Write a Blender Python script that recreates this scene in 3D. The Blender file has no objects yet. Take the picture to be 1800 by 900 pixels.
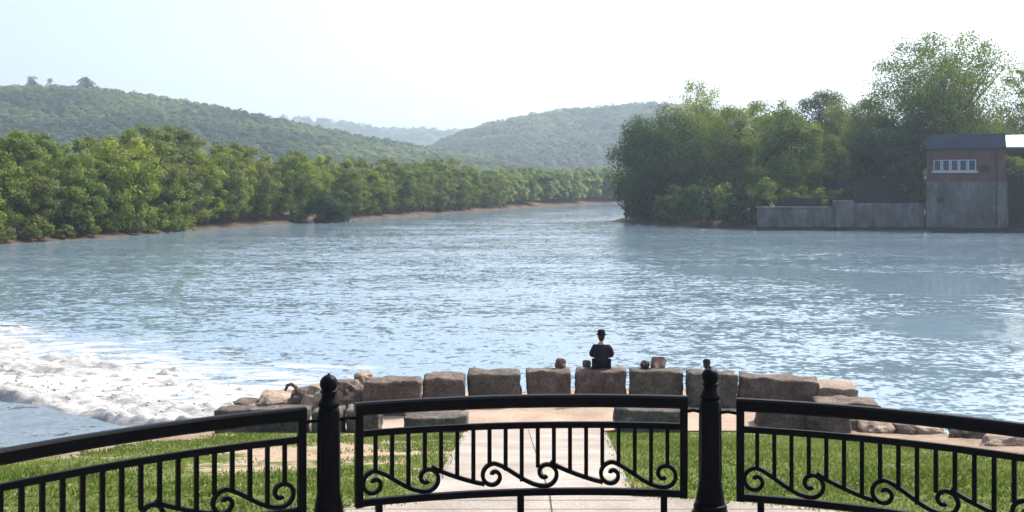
import bpy, math, random
import numpy as np
from mathutils import Vector, noise, Matrix
R = math.radians
C = bpy.context.scene.collection
sc = bpy.context.scene
rng = np.random.default_rng(7)
random.seed(11)
F = 1766.0; HZ = 330.0; CAMZ = 2.85; WZ = -4.15     # focal in px of an 1800 px frame, horizon row, eye height, water level
SUN_AZ, SUN_EL = 50.0, 50.0

# ------------------------------------------------------------------ helpers
def tag(o, label=None, cat=None, group=None, kind=None):
    if label: o['label'] = label
    if cat: o['category'] = cat
    if group: o['group'] = group
    if kind: o['kind'] = kind
    return o

def empty(name, loc=(0,0,0), rz=0):
    o = bpy.data.objects.new(name, None); C.objects.link(o)
    o.location = loc; o.rotation_euler = (0,0,rz); o.empty_display_size = 0.3
    return o

def mesh_np(name, V, Fc, mat=None, smooth=False, attrs=None):
    """V (n,3); Fc (m,k) all faces same size"""
    V = np.asarray(V, dtype=np.float32); Fc = np.asarray(Fc, dtype=np.int32)
    me = bpy.data.meshes.new(name)
    me.vertices.add(len(V)); me.vertices.foreach_set('co', V.ravel())
    k = Fc.shape[1]; m = len(Fc)
    me.loops.add(m*k); me.loops.foreach_set('vertex_index', Fc.ravel())
    me.polygons.add(m)
    me.polygons.foreach_set('loop_start', np.arange(m, dtype=np.int32)*k)
    me.polygons.foreach_set('loop_total', np.full(m, k, dtype=np.int32))
    if smooth: me.polygons.foreach_set('use_smooth', np.ones(m, dtype=bool))
    if attrs:
        for an, (dom, arr) in attrs.items():
            a = me.attributes.new(an, 'FLOAT', dom); a.data.foreach_set('value', np.asarray(arr, dtype=np.float32))
    me.update(calc_edges=True); me.validate()
    if mat: me.materials.append(mat)
    return me

def link(name, me, parent=None, loc=None):
    o = bpy.data.objects.new(name, me); C.objects.link(o)
    if parent: o.parent = parent
    if loc is not None: o.location = loc
    return o

class MB:
    def __init__(s): s.v = []; s.f = []
    def add(s, vs, fs):
        n = len(s.v); s.v += [tuple(v) for v in vs]; s.f += [tuple(i+n for i in f) for f in fs]
    def box(s, x0,x1,y0,y1,z0,z1, M=None):
        vs = [Vector((x,y,z)) for z in (z0,z1) for x,y in ((x0,y0),(x1,y0),(x1,y1),(x0,y1))]
        if M is not None: vs = [M @ v for v in vs]
        s.add(vs, [(0,3,2,1),(4,5,6,7),(0,1,5,4),(1,2,6,5),(2,3,7,6),(3,0,4,7)])
    def sweep(s, pts, prof_fn, closed_ends=True):
        """prof_fn(i) -> list of Vector points of ring i"""
        rings = [prof_fn(i) for i in range(len(pts))]
        k = len(rings[0]); n0 = len(s.v); vs = [v for r in rings for v in r]; fs = []
        for i in range(len(rings)-1):
            for j in range(k):
                a = i*k+j; b = i*k+(j+1)%k
                fs.append((a,b,b+k,a+k))
        if closed_ends:
            fs.append(tuple(range(k))[::-1]); fs.append(tuple((len(rings)-1)*k+j for j in range(k)))
        s.add(vs, fs)
    def tube(s, pts, r, k=6):
        pts = [Vector(p) for p in pts]; rs = r if isinstance(r,(list,tuple)) else [r]*len(pts)
        def pf(i):
            t = (pts[min(i+1,len(pts)-1)]-pts[max(i-1,0)]).normalized()
            a = Vector((0,0,1)) if abs(t.z) < .9 else Vector((1,0,0))
            u = t.cross(a).normalized(); w = u.cross(t).normalized()
            return [pts[i]+(u*math.cos(q)+w*math.sin(q))*rs[i] for q in [2*math.pi*j/k for j in range(k)]]
        s.sweep(pts, pf)
    def lathe(s, prof, k=20, c=(0,0,0), flute=0):
        vs = []; fs = []
        for (r,z) in prof:
            for j in range(k):
                q = 2*math.pi*j/k
                rr = r
                vs.append((c[0]+rr*math.cos(q), c[1]+rr*math.sin(q), c[2]+z))
        for i in range(len(prof)-1):
            for j in range(k):
                a=i*k+j; b=i*k+(j+1)%k; fs.append((a,b,b+k,a+k))
        fs.append(tuple(range(k))[::-1]); fs.append(tuple((len(prof)-1)*k+j for j in range(k)))
        s.add(vs, fs)
    def build(s, name, mat, parent=None, smooth=False, bevel=0, loc=None):
        me = bpy.data.meshes.new(name); me.from_pydata(s.v, [], s.f); me.update()
        me.materials.append(mat)
        if smooth:
            for p in me.polygons: p.use_smooth = True
        o = link(name, me, parent, loc)
        if bevel:
            b = o.modifiers.new('bevel','BEVEL'); b.width = bevel; b.segments = 2; b.limit_method='ANGLE'; b.angle_limit = R(40)
        return o

# ------------------------------------------------------------------ materials
def newmat(name):
    m = bpy.data.materials.new(name); m.use_nodes = True
    nt = m.node_tree; nt.nodes.clear()
    out = nt.nodes.new('ShaderNodeOutputMaterial')
    return m, nt, out
def N(nt, t, **kw):
    n = nt.nodes.new(t)
    for k, v in kw.items():
        if k.startswith('i_'):
            key = k[2:]
            n.inputs[int(key) if key.isdigit() else key.replace('_',' ')].default_value = v
        else: setattr(n, k, v)
    return n
def ramp(nt, fac, stops, interp='LINEAR'):
    r = nt.nodes.new('ShaderNodeValToRGB'); r.color_ramp.interpolation = interp
    els = r.color_ramp.elements
    while len(els) < len(stops): els.new(0.5)
    for e, (p, c) in zip(els, stops):
        e.position = p; e.color = (c[0],c[1],c[2],1) if len(c)==3 else c
    nt.links.new(fac, r.inputs[0]); return r
def noise_tex(nt, vec, scale, detail=4, rough=.55, dist=0):
    n = N(nt, 'ShaderNodeTexNoise'); n.inputs['Scale'].default_value = scale
    n.inputs['Detail'].default_value = detail; n.inputs['Roughness'].default_value = rough
    n.inputs['Distortion'].default_value = dist
    if vec is not None: nt.links.new(vec, n.inputs['Vector'])
    return n
def mapping(nt, vec, scale=(1,1,1), rot=(0,0,0)):
    m = N(nt,'ShaderNodeMapping'); m.inputs['Scale'].default_value = scale; m.inputs['Rotation'].default_value = rot
    nt.links.new(vec, m.inputs['Vector']); return m.outputs[0]
def mix(nt, fac, a, b):
    m = N(nt,'ShaderNodeMix', data_type='RGBA')
    for k, v in ((0,fac),(6,a),(7,b)):
        if hasattr(v,'default_value'): nt.links.new(v, m.inputs[k])
        else: m.inputs[k].default_value = v if k==0 or len(v)==4 else (*v,1)
    return m.outputs[2]
def math_(nt, op, a, b=None, c=None, clamp=False):
    m = N(nt,'ShaderNodeMath', operation=op); m.use_clamp = clamp
    for k, v in enumerate((a,b,c)):
        if v is None: continue
        if hasattr(v,'default_value'): nt.links.new(v, m.inputs[k])
        else: m.inputs[k].default_value = v
    return m.outputs[0]

def solid(name, stops, scale=3, rough=.85, bump=.3, bscale=25, spec=.3, metallic=0, detail=6, vscale=(1,1,1), world=False):
    m, nt, out = newmat(name); L = nt.links
    if world: vec = N(nt,'ShaderNodeNewGeometry').outputs['Position']
    else: vec = N(nt,'ShaderNodeTexCoord').outputs['Object']
    vec = mapping(nt, vec, vscale)
    n = noise_tex(nt, vec, scale, detail, .65)
    cr = ramp(nt, n.outputs[0], stops)
    n2 = noise_tex(nt, vec, bscale, 5, .7)
    dark = ramp(nt, n2.outputs[0], [(.3,(.72,.72,.72)),(.62,(1.08,1.08,1.08))])
    mu = N(nt,'ShaderNodeMix', data_type='RGBA', blend_type='MULTIPLY'); mu.inputs[0].default_value = 1
    L.new(cr.outputs[0], mu.inputs[6]); L.new(dark.outputs[0], mu.inputs[7])
    p = N(nt,'ShaderNodeBsdfPrincipled'); L.new(mu.outputs[2], p.inputs['Base Color'])
    p.inputs['Roughness'].default_value = rough; p.inputs['Specular IOR Level'].default_value = spec; p.inputs['Metallic'].default_value = metallic
    b = N(nt,'ShaderNodeBump'); b.inputs['Strength'].default_value = bump; b.inputs['Distance'].default_value = .05
    L.new(n2.outputs[0], b.inputs['Height']); L.new(b.outputs[0], p.inputs['Normal'])
    L.new(p.outputs[0], out.inputs[0]); return m

def leafmat(name, stops, transl=.38):
    """stops: colour ramp over a per-leaf tint attribute"""
    m, nt, out = newmat(name); L = nt.links
    at = N(nt,'ShaderNodeAttribute', attribute_name='tint')
    oi = N(nt,'ShaderNodeObjectInfo')
    f = math_(nt,'ADD', math_(nt,'MULTIPLY', at.outputs['Fac'], .75), math_(nt,'MULTIPLY', oi.outputs['Random'], .25), clamp=True)
    cr = ramp(nt, f, stops)
    d = N(nt,'ShaderNodeBsdfDiffuse'); t = N(nt,'ShaderNodeBsdfTranslucent')
    g = N(nt,'ShaderNodeBsdfGlossy'); g.inputs['Roughness'].default_value = .5; g.inputs['Color'].default_value = (.5,.52,.5,1)
    L.new(cr.outputs[0], d.inputs[0]); 
    tc = N(nt,'ShaderNodeMix', data_type='RGBA', blend_type='MULTIPLY'); tc.inputs[0].default_value = 1
    L.new(cr.outputs[0], tc.inputs[6]); tc.inputs[7].default_value = (1.5,1.45,.7,1)
    L.new(tc.outputs[2], t.inputs[0])
    ms = N(nt,'ShaderNodeMixShader'); ms.inputs[0].default_value = transl
    L.new(d.outputs[0], ms.inputs[1]); L.new(t.outputs[0], ms.inputs[2])
    m2 = N(nt,'ShaderNodeMixShader'); m2.inputs[0].default_value = .015
    L.new(ms.outputs[0], m2.inputs[1]); L.new(g.outputs[0], m2.inputs[2])
    L.new(m2.outputs[0], out.inputs[0]); return m

M = {}
M['leaf_mid'] = leafmat('leaf_mid', [(0,(.042,.076,.018)),(.35,(.088,.138,.026)),(.7,(.14,.195,.035)),(1,(.20,.23,.05))])
M['leaf_bright'] = leafmat('leaf_bright', [(0,(.062,.098,.018)),(.4,(.135,.185,.028)),(.75,(.205,.255,.042)),(1,(.26,.28,.06))])
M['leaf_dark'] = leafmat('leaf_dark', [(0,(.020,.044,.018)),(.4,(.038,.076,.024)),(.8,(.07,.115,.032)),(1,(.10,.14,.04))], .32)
M['leaf_blue'] = leafmat('leaf_blue', [(0,(.02,.042,.03)),(.5,(.034,.065,.038)),(1,(.06,.10,.045))], .25)
M['leaf_olive'] = leafmat('leaf_olive', [(0,(.055,.08,.024)),(.4,(.10,.132,.032)),(.8,(.15,.175,.048)),(1,(.20,.21,.07))])
M['leaf_hill'] = leafmat('leaf_hill', [(0,(.030,.054,.028)),(.3,(.048,.082,.034)),(.6,(.074,.110,.042)),(.85,(.105,.14,.052)),(1,(.135,.15,.068))], .2)
M['bark'] = solid('bark', [(.3,(.06,.05,.04)),(.7,(.13,.11,.085))], 4, .95, .6, 20, .1, vscale=(1,1,.2))
M['iron'] = solid('iron', [(.3,(.002,.0022,.003)),(.7,(.004,.0045,.006))], 6, .34, .12, 60, .05)
M['stone'] = solid('stone', [(.25,(.06,.044,.037)),(.5,(.115,.088,.074)),(.75,(.20,.158,.132))], 2.4, .9, 1, 7, .2, world=True)
M['stone_grey'] = solid('stone_grey', [(.25,(.05,.044,.036)),(.5,(.095,.083,.069)),(.75,(.165,.147,.122))], 2.6, .9, 1, 7, .2, world=True)
M['stone_tan'] = solid('stone_tan', [(.25,(.16,.12,.09)),(.5,(.27,.21,.16)),(.75,(.38,.31,.25))], 1.8, .92, .9, 8, .2, world=True)
M['stone_red'] = solid('stone_red', [(.3,(.12,.075,.06)),(.7,(.25,.16,.13))], 3, .9, .6, 12, .2)
M['concrete'] = solid('concrete', [(.3,(.255,.228,.20)),(.7,(.36,.33,.295))], .9, .92, .35, 28, .15, world=True)
def joints(m, pitch, off):
    nt = m.node_tree; L = nt.links; p = next(n for n in nt.nodes if n.type == 'BSDF_PRINCIPLED'); src = p.inputs['Base Color'].links[0].from_socket
    pos = N(nt,'ShaderNodeNewGeometry').outputs['Position']; sx = N(nt,'ShaderNodeSeparateXYZ'); L.new(pos, sx.inputs[0])
    a_ = math_(nt,'LESS_THAN', math_(nt,'FRACT', math_(nt,'DIVIDE', math_(nt,'ADD', sx.outputs[1], off), pitch)), .018/pitch)
    b_ = math_(nt,'LESS_THAN', math_(nt,'ABSOLUTE', math_(nt,'SUBTRACT', sx.outputs[0], .35)), .009)
    st = noise_tex(nt, pos, .7, 5, .7); big = ramp(nt, st.outputs[0], [(.35,(.82,.80,.78)),(.6,(1.05,1.05,1.05))])
    mu = N(nt,'ShaderNodeMix', data_type='RGBA', blend_type='MULTIPLY'); mu.inputs[0].default_value = 1; L.new(src, mu.inputs[6]); L.new(big.outputs[0], mu.inputs[7])
    L.new(mix(nt, math_(nt,'MAXIMUM', a_, b_), mu.outputs[2], (.07,.06,.05)), p.inputs['Base Color'])
joints(M['concrete'], 1.9, .6)
M['terrace'] = solid('terrace', [(.25,(.24,.185,.14)),(.5,(.36,.28,.215)),(.75,(.44,.355,.28))], .8, .95, .6, 16, .1, world=True)
M['soil'] = solid('soil', [(.25,(.12,.09,.065)),(.5,(.24,.18,.13)),(.78,(.38,.30,.23))], 1.3, .95, 1, 9, .1, world=True)
M['mud'] = solid('mud', [(.3,(.045,.035,.026)),(.7,(.12,.09,.066))], .3, .95, .6, 3, .1, world=True)
M['riverbed'] = solid('riverbed', [(.3,(.03,.03,.025)),(.7,(.06,.055,.04))], .5, .95, .3, 3, .1, world=True)
M['hillground'] = solid('hillground', [(.3,(.018,.032,.015)),(.7,(.05,.07,.03))], .02, .95, .3, .3, .1, world=True)
M['brick'] = None
M['old_concrete'] = solid('old_concrete', [(.25,(.06,.062,.06)),(.5,(.12,.12,.115)),(.8,(.20,.195,.185))], .35, .93, .4, 2.2, .15, vscale=(1,1,.45), world=True)
M['roof_blue'] = solid('roof_blue', [(.3,(.022,.034,.055)),(.7,(.045,.062,.095))], .6, .85, .2, 5, .3)
M['roof_white'] = solid('roof_white', [(.3,(.62,.58,.52)),(.7,(.80,.77,.72))], .7, .6, .1, 5, .3)
M['frame_white'] = solid('frame_white', [(.3,(.38,.39,.40)),(.7,(.5,.5,.5))], 2, .6, .1, 5, .3)
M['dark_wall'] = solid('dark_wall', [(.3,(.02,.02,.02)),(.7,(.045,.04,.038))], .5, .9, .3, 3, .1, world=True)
M['skin'] = solid('skin', [(.3,(.36,.20,.14)),(.7,(.45,.27,.19))], 8, .6, .05, 60, .3)
M['hair'] = solid('hair', [(.3,(.012,.009,.007)),(.7,(.03,.02,.015))], 20, .6, .3, 80, .3)
M['jacket'] = solid('jacket', [(.3,(.010,.013,.022)),(.7,(.022,.025,.038))], 9, .9, .3, 60, .15)
M['maroon'] = solid('maroon', [(.3,(.022,.008,.012)),(.7,(.045,.014,.02))], 9, .9, .3, 60, .15)
M['hat'] = solid('hat', [(.3,(.006,.007,.010)),(.7,(.014,.015,.02))], 12, .9, .3, 60, .15)
M['denim'] = solid('denim', [(.3,(.008,.010,.018)),(.7,(.018,.022,.034))], 12, .9, .3, 90, .15)
M['shoe'] = solid('shoe', [(.3,(.02,.015,.012)),(.7,(.04,.03,.025))], 12, .6, .2, 60, .3)
M['shirt_blue'] = solid('shirt_blue', [(.3,(.22,.33,.42)),(.7,(.32,.43,.52))], 9, .9, .3, 60, .15)
M['driftwood'] = solid('driftwood', [(.3,(.10,.05,.035)),(.7,(.22,.13,.09))], 9, .9, .5, 30, .15)

def speckle(m, sc_, lo, hi, crack=True):
    nt = m.node_tree; L = nt.links; p = next(n for n in nt.nodes if n.type == 'BSDF_PRINCIPLED'); src = p.inputs['Base Color'].links[0].from_socket
    pos = N(nt,'ShaderNodeNewGeometry').outputs['Position']
    n = noise_tex(nt, pos, sc_, 6, .8); k = ramp(nt, n.outputs[0], [(.36,(lo,lo,lo)),(.62,(hi,hi,hi))])
    mu = N(nt,'ShaderNodeMix', data_type='RGBA', blend_type='MULTIPLY'); mu.inputs[0].default_value = 1; L.new(src, mu.inputs[6]); L.new(k.outputs[0], mu.inputs[7])
    o = mu.outputs[2]
    l = noise_tex(nt, pos, 3.3, 5, .7); lk = ramp(nt, l.outputs[0], [(.60,(0,0,0)),(.68,(1,1,1))])      # lichen
    o = mix(nt, math_(nt,'MULTIPLY', lk.outputs[0], .45), o, (.24,.24,.19))
    if crack:
        v = N(nt,'ShaderNodeTexVoronoi', feature='DISTANCE_TO_EDGE'); v.inputs['Scale'].default_value = 1.6; w_ = noise_tex(nt, pos, 3, 4, .7)
        ad = N(nt,'ShaderNodeVectorMath', operation='MULTIPLY_ADD'); L.new(w_.outputs['Color'], ad.inputs[0]); ad.inputs[1].default_value = (.5,.5,.5); L.new(pos, ad.inputs[2]); L.new(ad.outputs[0], v.inputs['Vector'])
        o = mix(nt, math_(nt,'LESS_THAN', v.outputs['Distance'], .007), o, (.03,.026,.022))
    L.new(o, p.inputs['Base Color'])
for k_ in ('stone','stone_grey'): speckle(M[k_], 22, .68, 1.3)
speckle(M['stone_tan'], 22, .75, 1.2, False)
def waterline(m):
    nt = m.node_tree; L = nt.links; p = next(n for n in nt.nodes if n.type == 'BSDF_PRINCIPLED'); src = p.inputs['Base Color'].links[0].from_socket
    pos = N(nt,'ShaderNodeNewGeometry').outputs['Position']; sx = N(nt,'ShaderNodeSeparateXYZ'); L.new(pos, sx.inputs[0])
    n = noise_tex(nt, mapping(nt, pos, (1,1,.45)), .38, 7, .72)         # vertical run-off stains
    st = ramp(nt, n.outputs[0], [(.36,(.6,.6,.61)),(.52,(1,1,1)),(.68,(1.5,1.46,1.38))])
    mu = N(nt,'ShaderNodeMix', data_type='RGBA', blend_type='MULTIPLY'); mu.inputs[0].default_value = 1; L.new(src, mu.inputs[6]); L.new(st.outputs[0], mu.inputs[7])
    lvl = math_(nt,'ADD', sx.outputs[2], math_(nt,'MULTIPLY', n.outputs[0], .8))
    L.new(mix(nt, math_(nt,'LESS_THAN', lvl, WZ+.95), mu.outputs[2], (.03,.03,.025)), p.inputs['Base Color'])      # algae below the flood mark
waterline(M['old_concrete'])
def brickmat():
    m, nt, out = newmat('brick'); L = nt.links
    vec = N(nt,'ShaderNodeTexCoord').outputs['Object']
    sx = N(nt,'ShaderNodeSeparateXYZ'); L.new(vec, sx.inputs[0])
    cx = N(nt,'ShaderNodeCombineXYZ'); L.new(math_(nt,'ADD',sx.outputs[0],sx.outputs[1]), cx.inputs[0]); L.new(sx.outputs[2], cx.inputs[1])
    b = N(nt,'ShaderNodeTexBrick'); L.new(cx.outputs[0], b.inputs['Vector']); b.inputs['Scale'].default_value = 1
    b.inputs['Brick Width'].default_value = .42; b.inputs['Row Height'].default_value = .14; b.inputs['Mortar Size'].default_value = .018
    b.inputs['Color1'].default_value = (.125,.042,.034,1); b.inputs['Color2'].default_value = (.09,.034,.030,1); b.inputs['Mortar'].default_value = (.10,.085,.08,1)
    n = noise_tex(nt, vec, .5, 6, .7); st = ramp(nt, n.outputs[0], [(.3,(.5,.5,.52)),(.65,(1.1,1.1,1.1))])
    mu = N(nt,'ShaderNodeMix', data_type='RGBA', blend_type='MULTIPLY'); mu.inputs[0].default_value = 1
    L.new(b.outputs[0], mu.inputs[6]); L.new(st.outputs[0], mu.inputs[7])
    p = N(nt,'ShaderNodeBsdfPrincipled'); p.inputs['Roughness'].default_value = .9; L.new(mu.outputs[2], p.inputs['Base Color'])
    L.new(p.outputs[0], out.inputs[0]); return m
M['brick'] = brickmat()

def glassmat():
    m, nt, out = newmat('window_glass')
    p = N(nt,'ShaderNodeBsdfPrincipled'); p.inputs['Base Color'].default_value = (.03,.06,.10,1)
    p.inputs['Roughness'].default_value = .08; nt.links.new(p.outputs[0], out.inputs[0]); return m
M['glass'] = glassmat()

def grassmat():
    m, nt, out = newmat('grass_blades'); L = nt.links
    at = N(nt,'ShaderNodeAttribute', attribute_name='tint')
    cr = ramp(nt, at.outputs['Fac'], [(0,(.055,.088,.018)),(.45,(.125,.175,.035)),(.8,(.19,.235,.055)),(1,(.32,.29,.14))])
    d = N(nt,'ShaderNodeBsdfDiffuse'); t = N(nt,'ShaderNodeBsdfTranslucent'); L.new(cr.outputs[0], d.inputs[0]); L.new(cr.outputs[0], t.inputs[0])
    ms = N(nt,'ShaderNodeMixShader'); ms.inputs[0].default_value = .4
    L.new(d.outputs[0], ms.inputs[1]); L.new(t.outputs[0], ms.inputs[2]); L.new(ms.outputs[0], out.inputs[0]); return m
M['grass'] = grassmat()

def lawnmat():
    m, nt, out = newmat('lawn_turf'); L = nt.links
    pos = N(nt,'ShaderNodeNewGeometry').outputs['Position']
    n = noise_tex(nt, pos, 1.1, 6, .65); n2 = noise_tex(nt, pos, 14, 4, .7)
    g = ramp(nt, n2.outputs[0], [(.3,(.05,.068,.018)),(.55,(.09,.12,.03)),(.75,(.17,.165,.065))])
    s = ramp(nt, n2.outputs[0], [(.3,(.18,.13,.09)),(.7,(.40,.32,.24))])
    at = N(nt,'ShaderNodeAttribute', attribute_name='wear')
    f = math_(nt,'ADD', at.outputs['Fac'], math_(nt,'MULTIPLY', math_(nt,'SUBTRACT', n.outputs[0], .5), 2.6))
    f = ramp(nt, f, [(.42,(0,0,0)),(.62,(1,1,1))]).outputs[0]
    c = mix(nt, f, g.outputs[0], s.outputs[0])
    p = N(nt,'ShaderNodeBsdfPrincipled'); p.inputs['Roughness'].default_value = .95; p.inputs['Specular IOR Level'].default_value = .1
    L.new(c, p.inputs['Base Color'])
    b = N(nt,'ShaderNodeBump'); b.inputs['Strength'].default_value = .7; b.inputs['Distance'].default_value = .06
    L.new(n2.outputs[0], b.inputs['Height']); L.new(b.outputs[0], p.inputs['Normal']); L.new(p.outputs[0], out.inputs[0]); return m
M['lawn'] = lawnmat()

def watermat(name, base, ripple=1.0, calm=False, foam=False):
    m, nt, out = newmat(name); L = nt.links
    pos = N(nt,'ShaderNodeNewGeometry').outputs['Position']
    big = noise_tex(nt, mapping(nt, pos, (.014,.055,1), (0,0,R(-14))), 1, 5, .6, .6)       # current streaks
    amp = ramp(nt, big.outputs[0], [(.38,(.68,.68,.68)),(.60,(1,1,1))])
    acc = None
    for sc_, a_, vs in ((.07,.10,(.6,1.2,1)),(.42,.11,(.5,1.1,1)),(1.3,.26,(.7,1.1,1)),(4.0,.30,(.8,1,1))):
        nz = noise_tex(nt, mapping(nt, pos, vs, (0,0,R(-12))), sc_, 2, .55, .3)
        sub = N(nt,'ShaderNodeVectorMath', operation='SUBTRACT'); L.new(nz.outputs['Color'], sub.inputs[0]); sub.inputs[1].default_value = (.5,.5,.5)
        scl = N(nt,'ShaderNodeVectorMath', operation='SCALE'); L.new(sub.outputs[0], scl.inputs[0]); scl.inputs['Scale'].default_value = a_*ripple*1.6
        if acc is None: acc = scl.outputs[0]
        else:
            ad = N(nt,'ShaderNodeVectorMath', operation='ADD'); L.new(acc, ad.inputs[0]); L.new(scl.outputs[0], ad.inputs[1]); acc = ad.outputs[0]
    sx = N(nt,'ShaderNodeSeparateXYZ'); L.new(pos, sx.inputs[0])
    calm = None        # slack patches: close under the right bank and in three eddies off it
    wob = noise_tex(nt, mapping(nt, pos, (.7,1.2,1)), .30, 6, .75, .5)
    for cx_, cy_, rx_, ry_, st_ in ((58,160,46,22,.45),(31,73,8,10,1),(23,51,6,5,1),(20.5,84,8,6,.95)):
        du = math_(nt,'DIVIDE', math_(nt,'SUBTRACT', sx.outputs[0], cx_), rx_); dv = math_(nt,'DIVIDE', math_(nt,'SUBTRACT', sx.outputs[1], cy_), ry_)
        q_ = math_(nt,'ADD', math_(nt,'MULTIPLY', du, du), math_(nt,'MULTIPLY', dv, dv))
        q_ = math_(nt,'ADD', math_(nt,'SUBTRACT', 1.25, q_), math_(nt,'MULTIPLY', math_(nt,'SUBTRACT', wob.outputs[0], .5), 3.2))
        q_ = math_(nt,'MULTIPLY', math_(nt,'MULTIPLY', q_, 1.3, clamp=True), st_)
        calm = q_ if calm is None else math_(nt,'MAXIMUM', calm, q_)
    calm = math_(nt,'SUBTRACT', 1, math_(nt,'MULTIPLY', calm, .8))
    sm = N(nt,'ShaderNodeVectorMath', operation='SCALE'); L.new(acc, sm.inputs[0]); L.new(math_(nt,'MULTIPLY', amp.outputs[0], calm), sm.inputs['Scale'])
    fl = N(nt,'ShaderNodeVectorMath', operation='MULTIPLY'); L.new(sm.outputs[0], fl.inputs[0]); fl.inputs[1].default_value = (1,1,0)
    up = N(nt,'ShaderNodeVectorMath', operation='ADD'); L.new(fl.outputs[0], up.inputs[0]); up.inputs[1].default_value = (0,0,1)
    b = N(nt,'ShaderNodeVectorMath', operation='NORMALIZE'); L.new(up.outputs[0], b.inputs[0])
    col = mix(nt, amp.outputs[0], base, tuple(c*1.5 for c in base))
    p = N(nt,'ShaderNodeBsdfPrincipled'); p.inputs['Roughness'].default_value = .07
    if foam:      # aerated streaks drifting off the weir
        def dot(v, c):
            q = N(nt,'ShaderNodeVectorMath', operation='DOT_PRODUCT'); L.new(v, q.inputs[0]); q.inputs[1].default_value = c; return q.outputs['Value']
        nn = math_(nt,'SUBTRACT', dot(pos,(.517,.855,0)), .517*-6.2+.855*25.6)
        tt = math_(nt,'SUBTRACT', dot(pos,(-.855,.517,0)), -.855*-6.2+.517*25.6)
        fade = math_(nt,'SUBTRACT', 1, math_(nt,'DIVIDE', nn, math_(nt,'MULTIPLY_ADD', tt, .12, 13.0)), clamp=True)
        side = math_(nt,'DIVIDE', math_(nt,'ADD', tt, 16), 8, clamp=True)
        pat = noise_tex(nt, mapping(nt, pos, (.5,1.3,1), (0,0,R(-12))), .9, 7, .72, .8)
        mk = math_(nt,'MULTIPLY', fade, side)
        thr = math_(nt,'ADD', pat.outputs[0], math_(nt,'MULTIPLY', mk, .42))
        mk2 = ramp(nt, thr, [(.60,(0,0,0)),(.76,(1,1,1))])
        fm = math_(nt,'MULTIPLY', mk2.outputs[0], math_(nt,'MULTIPLY', mk, 5, clamp=True))
        col = mix(nt, fm, col, (.42,.425,.41))
        L.new(math_(nt,'MULTIPLY_ADD', fm, .5, .07), p.inputs['Roughness'])
    L.new(col, p.inputs['Base Color'])
    p.inputs['IOR'].default_value = 1.333; p.inputs['Specular IOR Level'].default_value = .5
    L.new(b.outputs[0], p.inputs['Normal']); L.new(p.outputs[0], out.inputs[0]); return m
M['water'] = watermat('river_water', (.095,.140,.175), .92, foam=True)
M['pool'] = watermat('pool_water', (.07,.09,.10), 1.1)

def foammat():
    m, nt, out = newmat('foam'); L = nt.links
    pos = N(nt,'ShaderNodeNewGeometry').outputs['Position']
    n = noise_tex(nt, mapping(nt, pos, (.6,1,1)), 3.4, 7, .75); n2 = noise_tex(nt, pos, .7, 5, .65)
    f = math_(nt,'ADD', math_(nt,'MULTIPLY', n.outputs[0], .6), math_(nt,'MULTIPLY', n2.outputs[0], .4))
    c = ramp(nt, f, [(.36,(.15,.17,.18)),(.48,(.29,.295,.285)),(.64,(.47,.46,.435))])
    p = N(nt,'ShaderNodeBsdfPrincipled'); L.new(c.outputs[0], p.inputs['Base Color']); p.inputs['Roughness'].default_value = .7
    b = N(nt,'ShaderNodeBump'); b.inputs['Strength'].default_value = .8; b.inputs['Distance'].default_value = .12
    L.new(n.outputs[0], b.inputs['Height']); L.new(b.outputs[0], p.inputs['Normal']); L.new(p.outputs[0], out.inputs[0]); return m
M['foam'] = foammat()

# ------------------------------------------------------------------ numeric noise
class VN:
    """cheap value noise, vectorised"""
    def __init__(s, seed): s.g = np.random.default_rng(seed).random((256,256))
    def __call__(s, x, y):
        xi = np.floor(x).astype(int); yi = np.floor(y).astype(int); fx = x-xi; fy = y-yi
        fx = fx*fx*(3-2*fx); fy = fy*fy*(3-2*fy)
        g = s.g; a = g[xi&255, yi&255]; b = g[(xi+1)&255, yi&255]; c = g[xi&255,(yi+1)&255]; d = g[(xi+1)&255,(yi+1)&255]
        return (a*(1-fx)+b*fx)*(1-fy)+(c*(1-fx)+d*fx)*fy
    def fbm(s, x, y, o=4):
        t = 0; a = .5; 
        for i in range(o): t = t+a*s(x*2**i+i*17.3, y*2**i+i*9.1); a *= .5
        return t
vn = VN(3)

def grid_faces(nu, nv):
    i = np.arange(nu-1)[:,None]*nv + np.arange(nv-1)[None,:]
    return np.stack([i, i+nv, i+nv+1, i+1], -1).reshape(-1,4)

# ------------------------------------------------------------------ near ground
PC = (0.6, 3.11)             # centre of the round overlook
PR = 6.2
def xL(y): return np.interp(y, [-30,0,5,10,15,17.2,20.2,23,26], [-45,-30,-12,-8.6,-7.6,-7.15,-6.8,-6.6,-6.2])
def xR(y): return np.interp(y, [-30,0,5,10,15,18.2,21.5,23,26], [50,40,14,10.5,9.8,9.3,8.9,8.6,8.2])
YF = 25.9
def ground_z(x, y):
    x = np.asarray(x, dtype=float); y = np.asarray(y, dtype=float)
    rd = np.hypot(x-PC[0], y-PC[1])
    base = -.192*(y-9.3)
    base = np.minimum(base, 0)
    base = np.maximum(base, -2.3)
    # the lawn starts just outside the round paving
    out = np.clip((rd-PR)/1.2, 0, 1)
    base = np.where(y < 9.3, -.25*np.clip((rd-PR)/6, 0, 1), base)
    d = np.minimum(np.minimum((x-xL(y))*.97, (xR(y)-x)*.97), YF-y)
    n = (vn.fbm(x*.9+40, y*.9+40)-.47)
    fall = np.where(d < 0, d*np.where(x > 2, .62, 1.0), 0)
    rough = np.clip((1.6-d)/2.2, 0, 1)
    z = base + fall + n*rough*.45 - .03
    return np.maximum(z, -6.0)

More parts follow.
